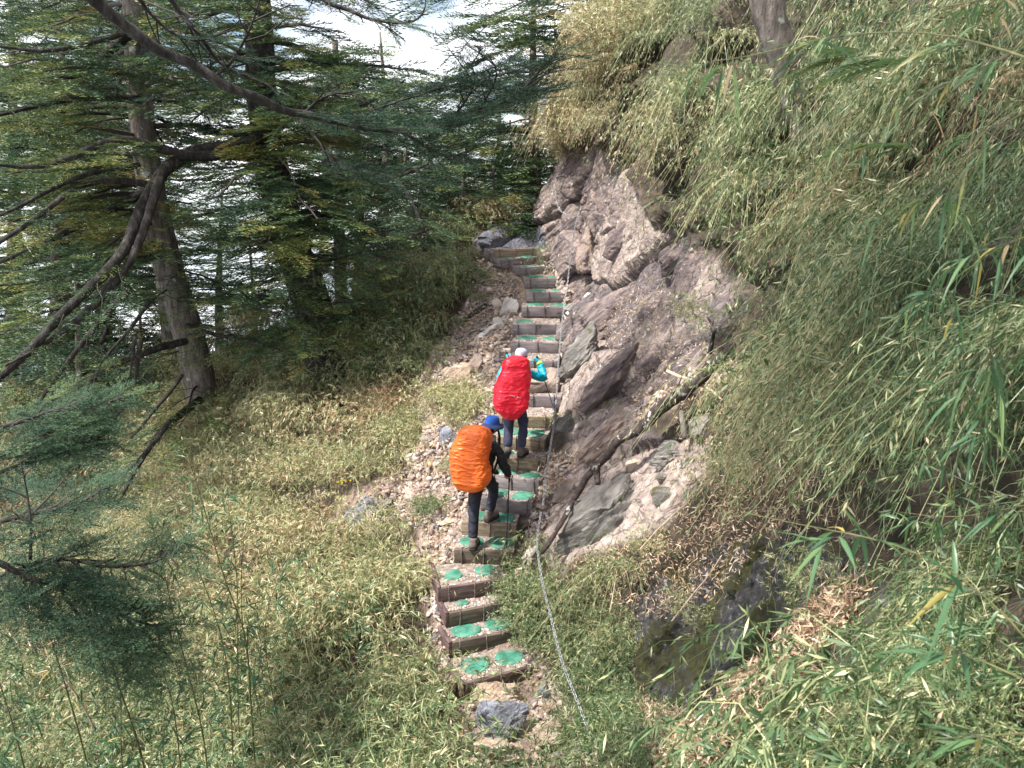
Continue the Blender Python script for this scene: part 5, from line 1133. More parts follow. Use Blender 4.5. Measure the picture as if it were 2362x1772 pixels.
fern('tiny fern on the bank beside the strip of dead brown bamboo', 880, 665, 2.6, 14, 3, .12)

# ------------------------------------------------------------------ deadwood
def wood_thing(name, label, px, rad, cat, mat='darkbark', lift=.1, forks=(), group=None, rough=.16, depth=None):
    P = []
    for q in px:
        if depth is None: g, _ = ground_px(*q); D = (g[1] * CP - g[2] * SP); g = g * (1 - lift / D)
        else: g = at(q[0], q[1], depth)
        P.append(g)
    P = np.array(P)
    if depth is None and len(P) > 4: P[1:-1, 1] = (P[:-2, 1] + P[1:-1, 1] + P[2:, 1]) / 3; P = np.array([at(a[0], a[1], p[1]) for a, p in zip(px, P)])
    org = P[0].copy(); root = empty(name, Vector(org)); tag(root, label, cat, group); C = resample(P - org, .04)
    t = np.linspace(0, 1, len(C)); rr_ = np.interp(t, np.linspace(0, 1, len(rad)), rad); k = int(len(C) / 7) + 2
    C = C + np.stack([vnoise(C + 5, 5, 3), vnoise(C + 9, 5, 4), vnoise(C + 2, 5, 5)], 1) * rr_[:, None] * .7
    V, Q, T_ = tube_arrays(C, rr_, 14, rough=rough, seed=4); build('stem', V, [Q, T_], M[mat], root, smooth=True)
    for f in forks:
        Pf = []
        for q in f[0]: j = np.argmin([abs(q[0] - a[0]) + abs(q[1] - a[1]) for a in px]); Pf.append(at(q[0], q[1], P[j][1] - .05))
        Cf = resample(np.array(Pf) - org, .03); V, Q, T_ = tube_arrays(Cf, np.linspace(f[1], f[2], len(Cf)), 9, rough=rough, seed=8); build('side_branch', V, [Q, T_], M[mat], root, smooth=True)
    return root
M['lichenbark'] = noise_mat('lichen_spotted_bark', [(.3, (.018, .013, .012)), (.5, (.055, .04, .037)), (.68, (.11, .085, .075))], 9, .9, .9, bscale=20, dist=.04, speck=((.42, .42, .40), 10.0, .60))
wood_thing('fallen_branch', 'long dark lichen spotted branch lying diagonally down the rocks to the foot of the bank', [(735, 348), (720, 359.6), (700, 377), (685.6, 387), (668.4, 401), (654, 417), (642.5, 427), (622.4, 440), (606.6, 454.5), (595, 466), (585, 481.8), (573.5, 502), (560.6, 522), (549, 540.7), (541, 552)],
           [.045, .065, .07, .082, .075, .062, .052, .042, .036, .032, .028], 'branch', 'lichenbark', .62, forks=[([(595, 464), (597, 474), (598, 484)], .06, .035), ([(668, 401), (676, 390), (684, 372)], .012, .006), ([(573, 502), (584, 500), (592, 499)], .012, .006)])
wood_thing('dry_stick', 'pale dry curved stick lying across the top of the fallen branch', [(668, 372), (680, 377), (694, 382.6), (708, 388), (722, 400)], [.022, .016, .01], 'stick', 'drystalk', .42)
wood_thing('dead_stump', 'short mossy broken stump standing under the fallen branch', [(682, 408), (683, 420), (684, 437)], [.028, .035, .04], 'stump', 'bark', .3)
wood_thing('root', 'dark dangling root above the upper end of the fallen branch', [(716, 330), (712, 340), (709.4, 353)], [.02, .025, .03], 'root', 'darkbark', .25)
wood_thing('weathered_plank', 'dark weathered piece of wood propped right of the orange hiker\'s pole', [(519, 538), (528, 529), (538, 519)], [.03, .035, .02], 'wood', 'darkbark', .08)
wood_thing('rotten_log', 'brown rotten log on the scree left of the middle steps', [(464, 322), (474, 314), (486, 305)], [.05, .06, .04], 'log', 'darkbark', .05)
SG = 'thin dry sticks over the dark rock'
wood_thing('dry_stick', 'thin pale stick slanting over the mossy rock below the large grey slab', [(640, 550), (655, 532), (672, 516), (690, 500)], [.006, .007, .005], 'stick', 'drystalk', .25, group=SG)
wood_thing('dry_stick', 'long thin stick leaning over the moss in the lower right', [(672, 622), (690, 598), (712, 572), (722, 555)], [.007, .007, .004], 'stick', 'drystalk', .25, group=SG)
wood_thing('dry_stick', 'thin stick standing upright in front of the dark rock', [(730, 718), (735, 690), (739, 668)], [.004, .004, .003], 'stick', 'drystalk', .2, group=SG)
wood_thing('dry_stick', 'thin stick lying flat on the black rock, crossing the upright one', [(738, 674), (765, 677), (805, 681)], [.004, .004, .003], 'stick', 'drystalk', .2, group=SG)
wood_thing('dry_stick', 'thin stick leaning beside the moss patch right of the bush', [(610, 612), (614, 590), (617, 570)], [.005, .005, .003], 'stick', 'drystalk', .25, group=SG)
wood_thing('dry_stick', 'lowest bent stick on the brown litter at the bottom right', [(675, 740), (700, 742), (730, 735), (752, 725)], [.006, .007, .004], 'stick', 'drystalk', .1, group=SG)
# yellow flower in the bamboo
P, _ = ground_px(345, 492); P = P + np.array([0, -.1, .25]); root = empty('yellow_flower', Vector(P)); tag(root, 'small cluster of yellow flowers beside the lilac grey slab', 'flower')
a = Acc(); r = np.random.default_rng(3)
for k in range(7):
    c = r.normal(size=3) * .035
    for q in range(6): an = q / 6 * 6.28; bentleaf(a, c, np.array([math.cos(an), -.4, math.sin(an)]), np.array([-math.sin(an), 0, math.cos(an)]), .022, .014, .5, 0, 4)
M['petal'] = leaf_mat('yellow_petal', [(0, (.75, .6, .02)), (1, (.8, .65, .03))], .5, .2)
a.make('petals', M['petal'], root)
V, Q, T_ = tube_arrays(np.array([[0, 0, -.02], [0, .03, -.15], [.02, .06, -.32]]), .003, 5); build('stalk', V, [Q, T_], M['culm'], root)

# ------------------------------------------------------------------ chains
def link_arrays(Lk=.024, Wk=.0125, wr=.004, n=16, m=7):
    th = np.linspace(0, 2 * np.pi, n, endpoint=False); C = np.stack([np.cos(th) * Wk, np.zeros(n), np.sin(th) * Wk], 1); C[:, 2] += np.sign(np.round(np.sin(th), 6)) * (Lk - Wk)
    T = np.roll(C, -1, 0) - np.roll(C, 1, 0); T /= np.linalg.norm(T, axis=1)[:, None]; B = np.array([0, 1., 0]); A = np.cross(T, B); ph = np.arange(m) / m * 2 * np.pi
    V = C[:, None] + wr * (np.cos(ph)[None, :, None] * A[:, None] + np.sin(ph)[None, :, None] * B); V = V.reshape(-1, 3)
    i = np.arange(n)[:, None]; j = np.arange(m)[None]; Q = np.stack([i * m + j, ((i + 1) % n) * m + j, ((i + 1) % n) * m + (j + 1) % m, i * m + (j + 1) % m], -1).reshape(-1, 4); return V, Q
LKV, LKQ = link_arrays()
def chain(label, pts, group='steel handline chains along the stairway', bolts=()):
    C = resample(np.array(pts), .01); d = np.r_[0, np.cumsum(np.linalg.norm(np.diff(C, axis=0), axis=1))]; pitch = .039; n = int(d[-1] / pitch)
    org = C[0].copy(); root = empty('steel_chain', Vector(org)); tag(root, label, 'chain', group)
    first = None; order = []
    for k in range(n):
        x = (k + .5) * pitch; p = np.array([np.interp(x, d, C[:, c]) for c in range(3)]); q = np.array([np.interp(x + .01, d, C[:, c]) for c in range(3)]) - p; q /= np.linalg.norm(q)
        a_ = np.cross(q, [1, 0, 0.3]); a_ /= np.linalg.norm(a_); b_ = np.cross(q, a_); ang = R(45) + (k % 2) * R(90) + random.uniform(-.25, .25); ex = a_ * math.cos(ang) + b_ * math.sin(ang); ey = np.cross(q, ex)
        order.append((p[1] * CP - p[2] * SP, p, ex, ey, q))
    order.sort(key=lambda t: t[0]); rest = Acc()
    for k, (D_, p, ex, ey, q) in enumerate(order):
        if k < 96:
            if first is None: first = build('link', LKV, LKQ, M['steel'], root, smooth=True); o = first
            else: o = first.copy(); COL.objects.link(o); o.parent = root
            o.matrix_local = Matrix(((ex[0], ey[0], q[0], p[0] - org[0]), (ex[1], ey[1], q[1], p[1] - org[1]), (ex[2], ey[2], q[2], p[2] - org[2]), (0, 0, 0, 1)))
        else: rest.add(LKV[:, :1] * ex + LKV[:, 1:2] * ey + LKV[:, 2:] * q + (p - org), LKQ)
    if rest.n: o = rest.make('far_links', M['steel'], root, smooth=True); o['kind'] = 'stuff'
    for b in bolts:
        V, Q, T_ = tube_arrays(np.array([[0, 0, 0], [.1, .12, .02], [.2, .3, .0]]) + (b - org), .012, 8); build('anchor_bolt', V, [Q, T_], M['iron'], root, smooth=True)
def cpts(L_): return [at(a, b, c) for a, b, c in L_]
CH1 = [(555.9, 177.3, 14.7), (555.3, 190, 14.65), (555.6, 199, 14.6), (559, 210, 14.5), (566.5, 215.6, 14.3), (575, 216, 14.1), (579.6, 211, 14.0)]
CH2 = [(579.6, 211, 14.0), (575.4, 222, 13.9), (571.7, 245.7, 13.9), (569.7, 261.4, 13.8), (568, 282, 13.7), (565.5, 297, 13.4), (562.3, 319, 13.0), (559.9, 345, 12.2), (557.8, 372, 11.5), (556.5, 396.6, 11.0), (555, 411.6, 10.75), (553, 430.6, 10.4), (550.4, 447, 10.1), (548.3, 460.5, 9.85), (545.6, 474, 9.6), (544.3, 491.8, 9.3), (542.9, 506, 9.1)]
CH3 = [(541, 512, 9.0), (537.5, 535, 8.6), (536.9, 550, 8.3), (540.3, 569, 7.9), (543.7, 589.6, 7.55), (549.2, 610, 7.2), (554, 630.6, 6.9), (560.8, 657.9, 6.5), (567.6, 678.3, 6.25), (575.8, 696, 6.05), (585.4, 723.3, 5.8), (594.9, 743.8, 5.65), (606, 767, 5.5), (622, 800, 5.3)]
chain('short chain looping between two bolts high on the rock face above the stairs', cpts(CH1), bolts=[at(555.9, 177.3, 14.7), at(579.6, 211, 14.0)])
chain('long steel chain hanging down beside the right ends of the steps', cpts(CH2))
chain('bright steel chain in front of the green bush, running down to the bottom edge', cpts(CH3))
# ------------------------------------------------------------------ hikers
def flatmat(name, stops, scale=6, rough=.7, bump=.3, **k): return noise_mat(name, stops, scale, rough, bump, bscale=k.pop('bscale', 25), dist=.01, **k)
M['orange'] = flatmat('orange_nylon', [(.3, (.70, .10, .008)), (.6, (.82, .145, .012))], 3, .42, .15, spec=.5)
M['red'] = flatmat('red_nylon', [(.3, (.66, .006, .022)), (.6, (.82, .012, .04))], 3, .42, .15, spec=.5)
M['navy'] = flatmat('dark_navy_cloth', [(.3, (.012, .013, .022)), (.7, (.028, .03, .048))])
M['slateblue'] = flatmat('slate_blue_trousers', [(.3, (.028, .032, .065)), (.7, (.055, .06, .11))])
M['black'] = flatmat('black_cloth', [(.3, (.008, .008, .011)), (.7, (.02, .02, .025))])
M['teal'] = flatmat('teal_down', [(.3, (.0, .22, .32)), (.7, (.005, .36, .48))], 6, .45, .3)
M['lime'] = flatmat('lime_cuff', [(.3, (.35, .6, .05)), (.7, (.5, .75, .1))])
M['bluehat'] = flatmat('blue_hat', [(.3, (.012, .06, .30)), (.7, (.03, .12, .45))])
M['navyband'] = flatmat('navy_hat_band', [(.3, (.015, .025, .08)), (.7, (.03, .045, .12))])
M['greycap'] = flatmat('lilac_grey_cap', [(.3, (.32, .33, .42)), (.7, (.48, .49, .58))])
M['skin'] = flatmat('skin', [(.3, (.42, .22, .15)), (.7, (.55, .31, .22))], 10, .5, .1)
M['hair'] = flatmat('black_hair', [(.3, (.006, .005, .005)), (.7, (.018, .014, .012))], 40, .5, .4)
M['boot'] = flatmat('grey_brown_boot', [(.3, (.075, .06, .055)), (.7, (.17, .135, .12))], 20, .8, .4)
M['sole'] = flatmat('dark_sole', [(.3, (.012, .01, .01)), (.7, (.04, .035, .033))], 20, .8, .3)
M['white'] = flatmat('white_print', [(.3, (.7, .65, .68)), (.7, (.85, .8, .82))])
M['pole'] = flatmat('black_pole', [(.3, (.01, .01, .012)), (.7, (.03, .03, .035))], 6, .35, 0)
M['bluepole'] = flatmat('blue_pole', [(.3, (.01, .07, .12)), (.7, (.02, .13, .2))], 6, .35, 0)
M['buff'] = flatmat('grey_collar', [(.3, (.2, .24, .26)), (.7, (.38, .42, .45))])
def skin_mesh(name, pts, edges, radii, mat, parent, sub=2, org=(0, 0, 0), root=0, wrinkle=0.0, seed=1, extra=None, as_arrays=False):
    me = bpy.data.meshes.new('tmp'); P = [tuple(np.asarray(p) - np.asarray(org)) for p in pts]; me.from_pydata(P, edges, []); me.update()
    o = bpy.data.objects.new('tmp', me); COL.objects.link(o); md = o.modifiers.new('s', 'SKIN'); md.use_smooth_shade = True; md.branch_smoothing = .6
    for i, rd in enumerate(radii):
        v = me.skin_vertices[0].data[i]; v.radius = (rd, rd) if np.isscalar(rd) else rd; v.use_root = (i == root)
    sb = o.modifiers.new('u', 'SUBSURF'); sb.levels = sub; sb.render_levels = sub
    dg = bpy.context.evaluated_depsgraph_get(); ev = o.evaluated_get(dg); m2 = bpy.data.meshes.new_from_object(ev)
    bpy.data.objects.remove(o); bpy.data.meshes.remove(me)
    V = np.array([v.co[:] for v in m2.vertices]); F = [list(p.vertices) for p in m2.polygons]; bpy.data.meshes.remove(m2)
    if wrinkle:
        c = V.mean(0); d = V - c; d /= np.linalg.norm(d, axis=1)[:, None] + 1e-6
        w = np.abs(fbm(V * np.array([1, 1, 2.2]), 7, 3, seed)); V = V + d * (w[:, None] - .25) * wrinkle
    if as_arrays: return V, F
    Q = np.array([f for f in F if len(f) == 4]); T = np.array([f for f in F if len(f) == 3])
    fs = [x for x in (Q, T) if len(x)]
    if extra:
        n = len(V); V = [V]; 
        for (v, q) in extra: V.append(v); fs.append(np.asarray(q) + n); n += len(v)
        V = np.concatenate(V)
    return build(name, V, fs, mat, parent, smooth=True)
def sag(V, amp, sc, seed, dirn=(1, 1, 2)): return fbm(V * np.array(dirn), sc, 4, seed) * amp
def pack_cover(name, label, c, Wd, Hh, Dp, tilt_x, tilt_y, yaw, mat, seed, amp, dirn, prof):
    root = empty(name, Vector(c)); nu, nv = 110, 120; u = np.linspace(0, 2 * np.pi, nu, endpoint=False); v = np.linspace(0, 1, nv)
    w = np.interp(v, [p[0] for p in prof], [p[1] for p in prof]); d_ = np.interp(v, [p[0] for p in prof], [p[2] for p in prof])
    for _ in range(3): w[1:-1] = (w[:-2] + w[1:-1] * 2 + w[2:]) / 4; d_[1:-1] = (d_[:-2] + d_[1:-1] * 2 + d_[2:]) / 4
    cx = np.interp(v, [p[0] for p in prof], [p[3] for p in prof])
    cu, su = np.cos(u), np.sin(u); e = .62; X = np.sign(cu) * np.abs(cu) ** e; Y = np.sign(su) * np.abs(su) ** e
    V = np.stack([(X[None] * w[:, None] + cx[:, None]) * Wd / 2, Y[None] * d_[:, None] * Dp / 2, np.broadcast_to((v[:, None] - .5) * Hh, (nv, nu))], -1)
    nrm = np.stack([X, Y, np.zeros(nu)], -1)[None] * np.ones((nv, 1, 1)); 
    S = V + fbm(V, 3, 2, seed)[..., None] * .05
    rid = 1 - np.abs(fbm(S * np.array(dirn), 5.5, 3, seed)) * 2.2; rid = np.clip(rid, 0, 1) ** 1.7
    rid2 = 1 - np.abs(fbm(S * np.array(dirn)[[0, 1, 2]] * 1.3, 9.5, 2, seed + 5)) * 2.2; rid2 = np.clip(rid2, 0, 1) ** 1.5
    V = V + nrm * (rid * amp + rid2 * amp * .45 + fbm(V, 4, 2, seed + 9) * amp * 2.4)[..., None]
    V = V.reshape(-1, 3); V = np.concatenate([V, [V[:nu].mean(0), V[-nu:].mean(0)]])
    Rm = np.array((Matrix.Rotation(yaw, 3, 'Z') @ Matrix.Rotation(tilt_x, 3, 'X') @ Matrix.Rotation(tilt_y, 3, 'Y'))); V = V @ Rm.T
    i = np.arange(nv - 1)[:, None] * nu; j = np.arange(nu)[None]; Q = np.stack([i + j, i + (j + 1) % nu, i + nu + (j + 1) % nu, i + nu + j], -1).reshape(-1, 4); a = nv * nu; jj = np.arange(nu)
    T = np.concatenate([np.stack([np.full(nu, a), (jj + 1) % nu, jj], 1), np.stack([np.full(nu, a + 1), a - nu + jj, a - nu + (jj + 1) % nu], 1)])
    build('rain_cover', V, [Q, T], mat, root, smooth=True); tag(root, label, 'backpack'); return root, Rm
def boot(parent, org, heel, toe, up, Wd=.05, mat='boot'):
    """boot between heel and toe points"""
    heel, toe = np.asarray(heel, float), np.asarray(toe, float); f = toe - heel; Lb = np.linalg.norm(f); f /= Lb; s = np.cross(f, up); s /= np.linalg.norm(s); n = np.cross(s, f)
    st = [(-.02, .9, .055, .03), (.05, 1.0, .075, .0), (.35, .95, .07, 0), (.62, 1.05, .045, 0), (.85, .95, .035, 0), (.99, .55, .022, 0)]
    pts = [heel + f * Lb * a + n * (.02 + h) for a, w, h, _ in st] ; 
    V = []; m = 14; th = np.arange(m) / m * 2 * np.pi
    for a, w, h, _ in st: c = heel + f * Lb * a + n * (.018 + h * .5 + .012); V.append(c + np.cos(th)[:, None] * s * Wd * w + np.sin(th)[:, None] * n * (h * .5 + .016))
    V = np.concatenate(V); k = len(st); i = np.arange(k - 1)[:, None] * m; j = np.arange(m)[None]; Q = np.stack([i + j, i + (j + 1) % m, i + m + (j + 1) % m, i + m + j], -1).reshape(-1, 4)
    c0 = V[:m].mean(0); c1 = V[-m:].mean(0); V = np.concatenate([V, [c0, c1]]); jj = np.arange(m); T = np.concatenate([np.stack([np.full(m, k * m), (jj + 1) % m, jj], 1), np.stack([np.full(m, k * m + 1), (k - 1) * m + jj, (k - 1) * m + (jj + 1) % m], 1)])
    # ankle collar
    ca = heel + f * Lb * .2 + n * .05; Vc, Qc, Tc = tube_arrays(np.array([ca, ca + n * .05, ca + n * .10]), [.05, .048, .05], 12)
    o = build('boot', np.concatenate([V, Vc]), [np.concatenate([Q, Qc + len(V)]), np.concatenate([T, Tc + len(V)])], M[mat], parent, smooth=True)
    # sole
    ol = [(-.04, .62), (0.02, .92), (.3, .85), (.5, .85), (.75, 1.12), (.93, .9), (1.03, .35)]
    top = [heel + f * Lb * a + s * Wd * w for a, w in ol] + [heel + f * Lb * a - s * Wd * w for a, w in ol[::-1]]; top = np.array(top); m = len(top)
    V = np.concatenate([top + n * .028, top - n * .002]); j = np.arange(m); Q = np.stack([j, j + m, (j + 1) % m + m, (j + 1) % m], 1); hh = len(ol); q2 = np.array([[k, k + 1, m - 2 - k, m - 1 - k] for k in range(hh - 1)]); Q = np.concatenate([Q, q2, q2[:, ::-1] + m])
    build('sole', V, Q, M['sole'], o)
def head_shape(c, yaw, s=1.0, pitch=0.0):
    """head with brow, eyes, nose, mouth, ears; faces +Y before yaw"""
    V, F = ICO[4]; V = V.copy(); x, y, z = V.T; W = np.stack([x * .073, y * .093, z * .112], 1)
    low = np.clip(-z, 0, 1); W[:, 0] *= 1 - .28 * low ** 1.5; W[:, 1] += np.where(y > 0, .006 * low, 0); W[:, 1] -= .02 * low * (y < 0)
    def g(cx, cz, sx, sz): return np.exp(-((W[:, 0] - cx) / sx) ** 2 - ((W[:, 2] - cz) / sz) ** 2) * (W[:, 1] > 0)
    W[:, 1] += .024 * g(0, -.022, .012, .016) + .012 * g(0, .0, .009, .022) - .010 * g(.03, .008, .014, .010) - .010 * g(-.03, .008, .014, .010) + .006 * g(0, .027, .045, .008) + .006 * g(0, -.055, .022, .006) - .004 * g(0, -.060, .02, .003) + .006 * g(0, -.088, .02, .012)
    for sg in (-1, 1):
        e = np.exp(-((W[:, 1] + .005) / .016) ** 2 - ((W[:, 2] + .005) / .026) ** 2) * (np.sign(W[:, 0]) == sg); W[:, 0] += sg * .016 * e
    Rm = np.array(Matrix.Rotation(yaw, 3, 'Z') @ Matrix.Rotation(pitch, 3, 'X')); return W * s @ Rm.T + np.asarray(c), F, Rm
def hand_geo(wrist, dirn, palm_n, curl=1.1, s=1.0, side=1):
    """palm + five separate bent fingers closing round a grip; returns list of (V, Q)"""
    d = np.asarray(dirn, float); d /= np.linalg.norm(d); n = np.asarray(palm_n, float); n = n - d * (n @ d); n /= np.linalg.norm(n); a = np.cross(d, n) * side; out = []
    V, Q, T = tube_arrays(np.array([wrist, wrist + d * .03 * s, wrist + d * .065 * s, wrist + d * .085 * s]), np.array([.024, .032, .036, .028]) * s, 10)
    c = np.array(wrist) + d * .045 * s; V = V - np.outer((V - c) @ n, n) * .35; out += [(V, Q), (V, T)]
    for k, (off, ln) in enumerate([(-.027, .066), (-.009, .076), (.009, .07), (.027, .054)]):
        p = np.array(wrist) + d * .08 * s + a * off * s; P = [p - d * .02 * s, p]; ang = 0; l = ln * s
        for f_, c_ in ((.42, .45), (.32, .9), (.26, .8)): ang += curl * c_; P.append(P[-1] + (d * math.cos(ang) + n * math.sin(ang)) * l * f_)
        V, Q, T = tube_arrays(np.array(P), np.array([.0095, .0095, .009, .008, .0065]) * s, 7); out += [(V, Q), (V, T)]
    p = np.array(wrist) + d * .03 * s - a * .03 * s; P = [p, p + (d * .6 - a * .6 + n * .4) * .03 * s, p + (d * .9 - a * .2 + n * 1.0) * .045 * s, p + (d * .9 + a * .4 + n * 1.3) * .055 * s]
    V, Q, T = tube_arrays(np.array(P), np.array([.012, .0115, .010, .008]) * s, 7); out += [(V, Q), (V, T)]; return out
def person(F0, J, cfg):
    root = empty('person', Vector(F0)); tag(root, cfg['label'], 'person', None, 'thing'); A = lambda k: np.array(J[k], float)
    # continuous body
    names = ['pel', 'waist', 'chest', 'neck0', 'neck1', 'shL', 'elL', 'wrL', 'shR', 'elR', 'wrR', 'hiL', 'knL', 'anL', 'hiR', 'knR', 'anR', 'toL', 'toR']
    idx = {n: i for i, n in enumerate(names)}
    P = [A(n) for n in names]; E = [('pel', 'waist'), ('waist', 'chest'), ('chest', 'neck0'), ('neck0', 'neck1'), ('chest', 'shL'), ('shL', 'elL'), ('elL', 'wrL'), ('chest', 'shR'), ('shR', 'elR'), ('elR', 'wrR'), ('pel', 'hiL'), ('hiL', 'knL'), ('knL', 'anL'), ('pel', 'hiR'), ('hiR', 'knR'), ('knR', 'anR'), ('anL', 'toL'), ('anR', 'toR')]
    Rd = [.10, .095, .11, .06, .052, .05, .038, .026, .05, .038, .026, .08, .05, .034, .08, .05, .034, .025, .025]
    ex = []; hv, hf, hR = head_shape(J['head'], cfg['yaw'], .98, cfg.get('hp', 0)); ex.append((hv, hf))
    for sgn, w, nm in ((-1, 'wrL', 'hdL'), (1, 'wrR', 'hdR')): ex += hand_geo(A(w), A(nm) - A(w), cfg['grip'], 1.15, 1.0, sgn)
    skin_mesh('body', P, [(idx[a], idx[b]) for a, b in E], Rd, M['skin'], root, 2, extra=ex)
    # trousers
    n2 = ['pel', 'waist', 'hiL', 'knL', 'anL', 'hiR', 'knR', 'anR']; i2 = {n: i for i, n in enumerate(n2)}
    P2 = [A(n) for n in n2]; P2[1] = A('waist') * .6 + A('pel') * .4
    ins = []; E2 = [('pel', 'waist'), ('pel', 'hiL'), ('hiL', 'knL'), ('knL', 'anL'), ('pel', 'hiR'), ('hiR', 'knR'), ('knR', 'anR')]
    skin_mesh('trousers', P2, [(i2[a], i2[b]) for a, b in E2], [.13, .125, .105, .074, .066, .105, .074, .066], M[cfg['trs']], root, 3, wrinkle=.028, seed=cfg['seed'])
    n3 = ['waist', 'chest', 'neck0', 'shL', 'elL', 'wrL', 'shR', 'elR', 'wrR']; i3 = {n: i for i, n in enumerate(n3)}
    P3 = [A(n) for n in n3]; P3 += [A('pel') + np.array([0, 0, .06])]
    E3 = [(0, 1), (1, 2), (1, 3), (3, 4), (4, 5), (1, 6), (6, 7), (7, 8), (0, 9)]
    skin_mesh('jacket', P3, E3, [.135, .15, .075, .078, .062, .046, .078, .066, .05, .14], M[cfg['jkt']], root, 3, wrinkle=.03, seed=cfg['seed'] + 3)
    for nm in ('L', 'R'):
        w = A('wr' + nm); e = A('el' + nm); d = (w - e) / np.linalg.norm(w - e); V, Q, T = tube_arrays(np.array([w - d * .015, w + d * .005, w + d * .03]), [.05, .046, .040], 12); build('cuff', V, [Q, T], M[cfg['cuff']], root, smooth=True)
        if cfg.get('glove'):
            gl = hand_geo(w, A('hd' + nm) - w, cfg['grip'], 1.15, 1.09, -1 if nm == 'L' else 1); Vs = []; Fs = []; n = 0
            for v, q in gl: Vs.append(v); Fs.append(np.asarray(q) + n); n += len(v)
            build('glove', np.concatenate(Vs), Fs, M[cfg['glove']], root, smooth=True)
        boot(root, F0, J['heel' + nm], J['toe' + nm], np.array(J.get('up' + nm, (0, 0, 1.)), float))
    # hair cap on the back of the head
    V, F = ICO[4]; m = V.copy(); W = np.stack([m[:, 0] * .079, m[:, 1] * .098, m[:, 2] * .118], 1); keepf = ((V[F].mean(1)[:, 1] < .25) & (V[F].mean(1)[:, 2] > -.55)) | (V[F].mean(1)[:, 2] > .5)
    W = W @ hR.T + np.asarray(J['head']) ; build('hair', W, F[keepf], M['hair'], root, smooth=True)
    V, Q, T = tube_arrays(np.array([A('neck0') + np.array([0, 0, -.02]), A('neck0') * .5 + A('neck1') * .5, A('neck1') + np.array([0, 0, -.01])]), [.082, .074, .068], 16, cap=False); build('collar', V, [Q], M[cfg['collar']], root, smooth=True)
    # hat
    hc = np.asarray(J['head']) + hR @ np.array([0, -.006, .045]); n = 40; th = np.linspace(0, 2 * np.pi, n, endpoint=False)
    def ringset(rs, mat, nm, close=True):
        R_ = [np.stack([np.cos(th) * rx + ox, np.sin(th) * ry + oy, np.full(n, z) + zz], 1) @ hR.T + hc for (rx, ry, z, ox, oy, zz) in rs]; V = np.concatenate(R_); k = len(rs); i = np.arange(k - 1)[:, None] * n; j = np.arange(n)[None]
        V = V + fbm(V, 14, 2, 4)[:, None] * .003
        Q = np.stack([i + j, i + (j + 1) % n, i + n + (j + 1) % n, i + n + j], -1).reshape(-1, 4); fs = [Q]
        if close: V = np.concatenate([V, [V[-n:].mean(0)]]); jj = np.arange(n); fs.append(np.stack([(k - 1) * n + jj, (k - 1) * n + (jj + 1) % n, np.full(n, k * n)], 1))
        o = build(nm, V, fs, mat, root, smooth=True); return o
    z0 = 0 * th
    if cfg['hat'] == 'bucket':
        crown = ringset([(.086, .106, -.01, 0, 0, z0), (.088, .107, .012, 0, 0, z0), (.088, .105, .03, 0, 0, z0), (.083, .098, .06, 0, 0, z0), (.072, .084, .082, 0, 0, z0), (.04, .05, .092, 0, 0, z0)], M['bluehat'], 'hat_crown')
        ringset([(.087, .106, .0, 0, 0, z0), (.11, .13, -.012, 0, 0, z0), (.135, .155, -.03, 0, 0, z0 - .008 * np.cos(2 * th)), (.15, .172, -.045, 0, 0, z0 - .012 * np.cos(2 * th)), (.147, .169, -.048, 0, 0, z0 - .012 * np.cos(2 * th)), (.11, .13, -.017, 0, 0, z0)], M['navyband'], 'hat_brim', False)
    else:
        ringset([(.084, .104, -.02, 0, 0, z0), (.087, .107, .01, 0, 0, z0), (.085, .104, .035, 0, 0, z0), (.075, .092, .062, 0, 0, z0), (.05, .062, .082, 0, 0, z0), (.02, .025, .088, 0, 0, z0)], M['greycap'], 'cap_crown')
        x = np.linspace(-1, 1, 14); y0 = .104 * np.sqrt(1 - (x * .85) ** 2); Vb = np.concatenate([np.stack([x * .075, y0, 0 * x - .012 + 0 * x], 1), np.stack([x * .072, y0 + .065 * np.sqrt(1 - (x * .95) ** 2) + .004, -.03 - .012 * x * x], 1), np.stack([x * .072, y0 + .065 * np.sqrt(1 - (x * .95) ** 2), -.034 - .012 * x * x], 1), np.stack([x * .075, y0 - .004, 0 * x - .018], 1)]) @ hR.T + hc
        i = np.arange(13); Q = np.concatenate([np.stack([i + a * 14, i + 1 + a * 14, i + 1 + ((a + 1) % 4) * 14, i + ((a + 1) % 4) * 14], 1) for a in range(4)]); build('cap_visor', Vb, Q, M['greycap'], root, smooth=True)
    return root
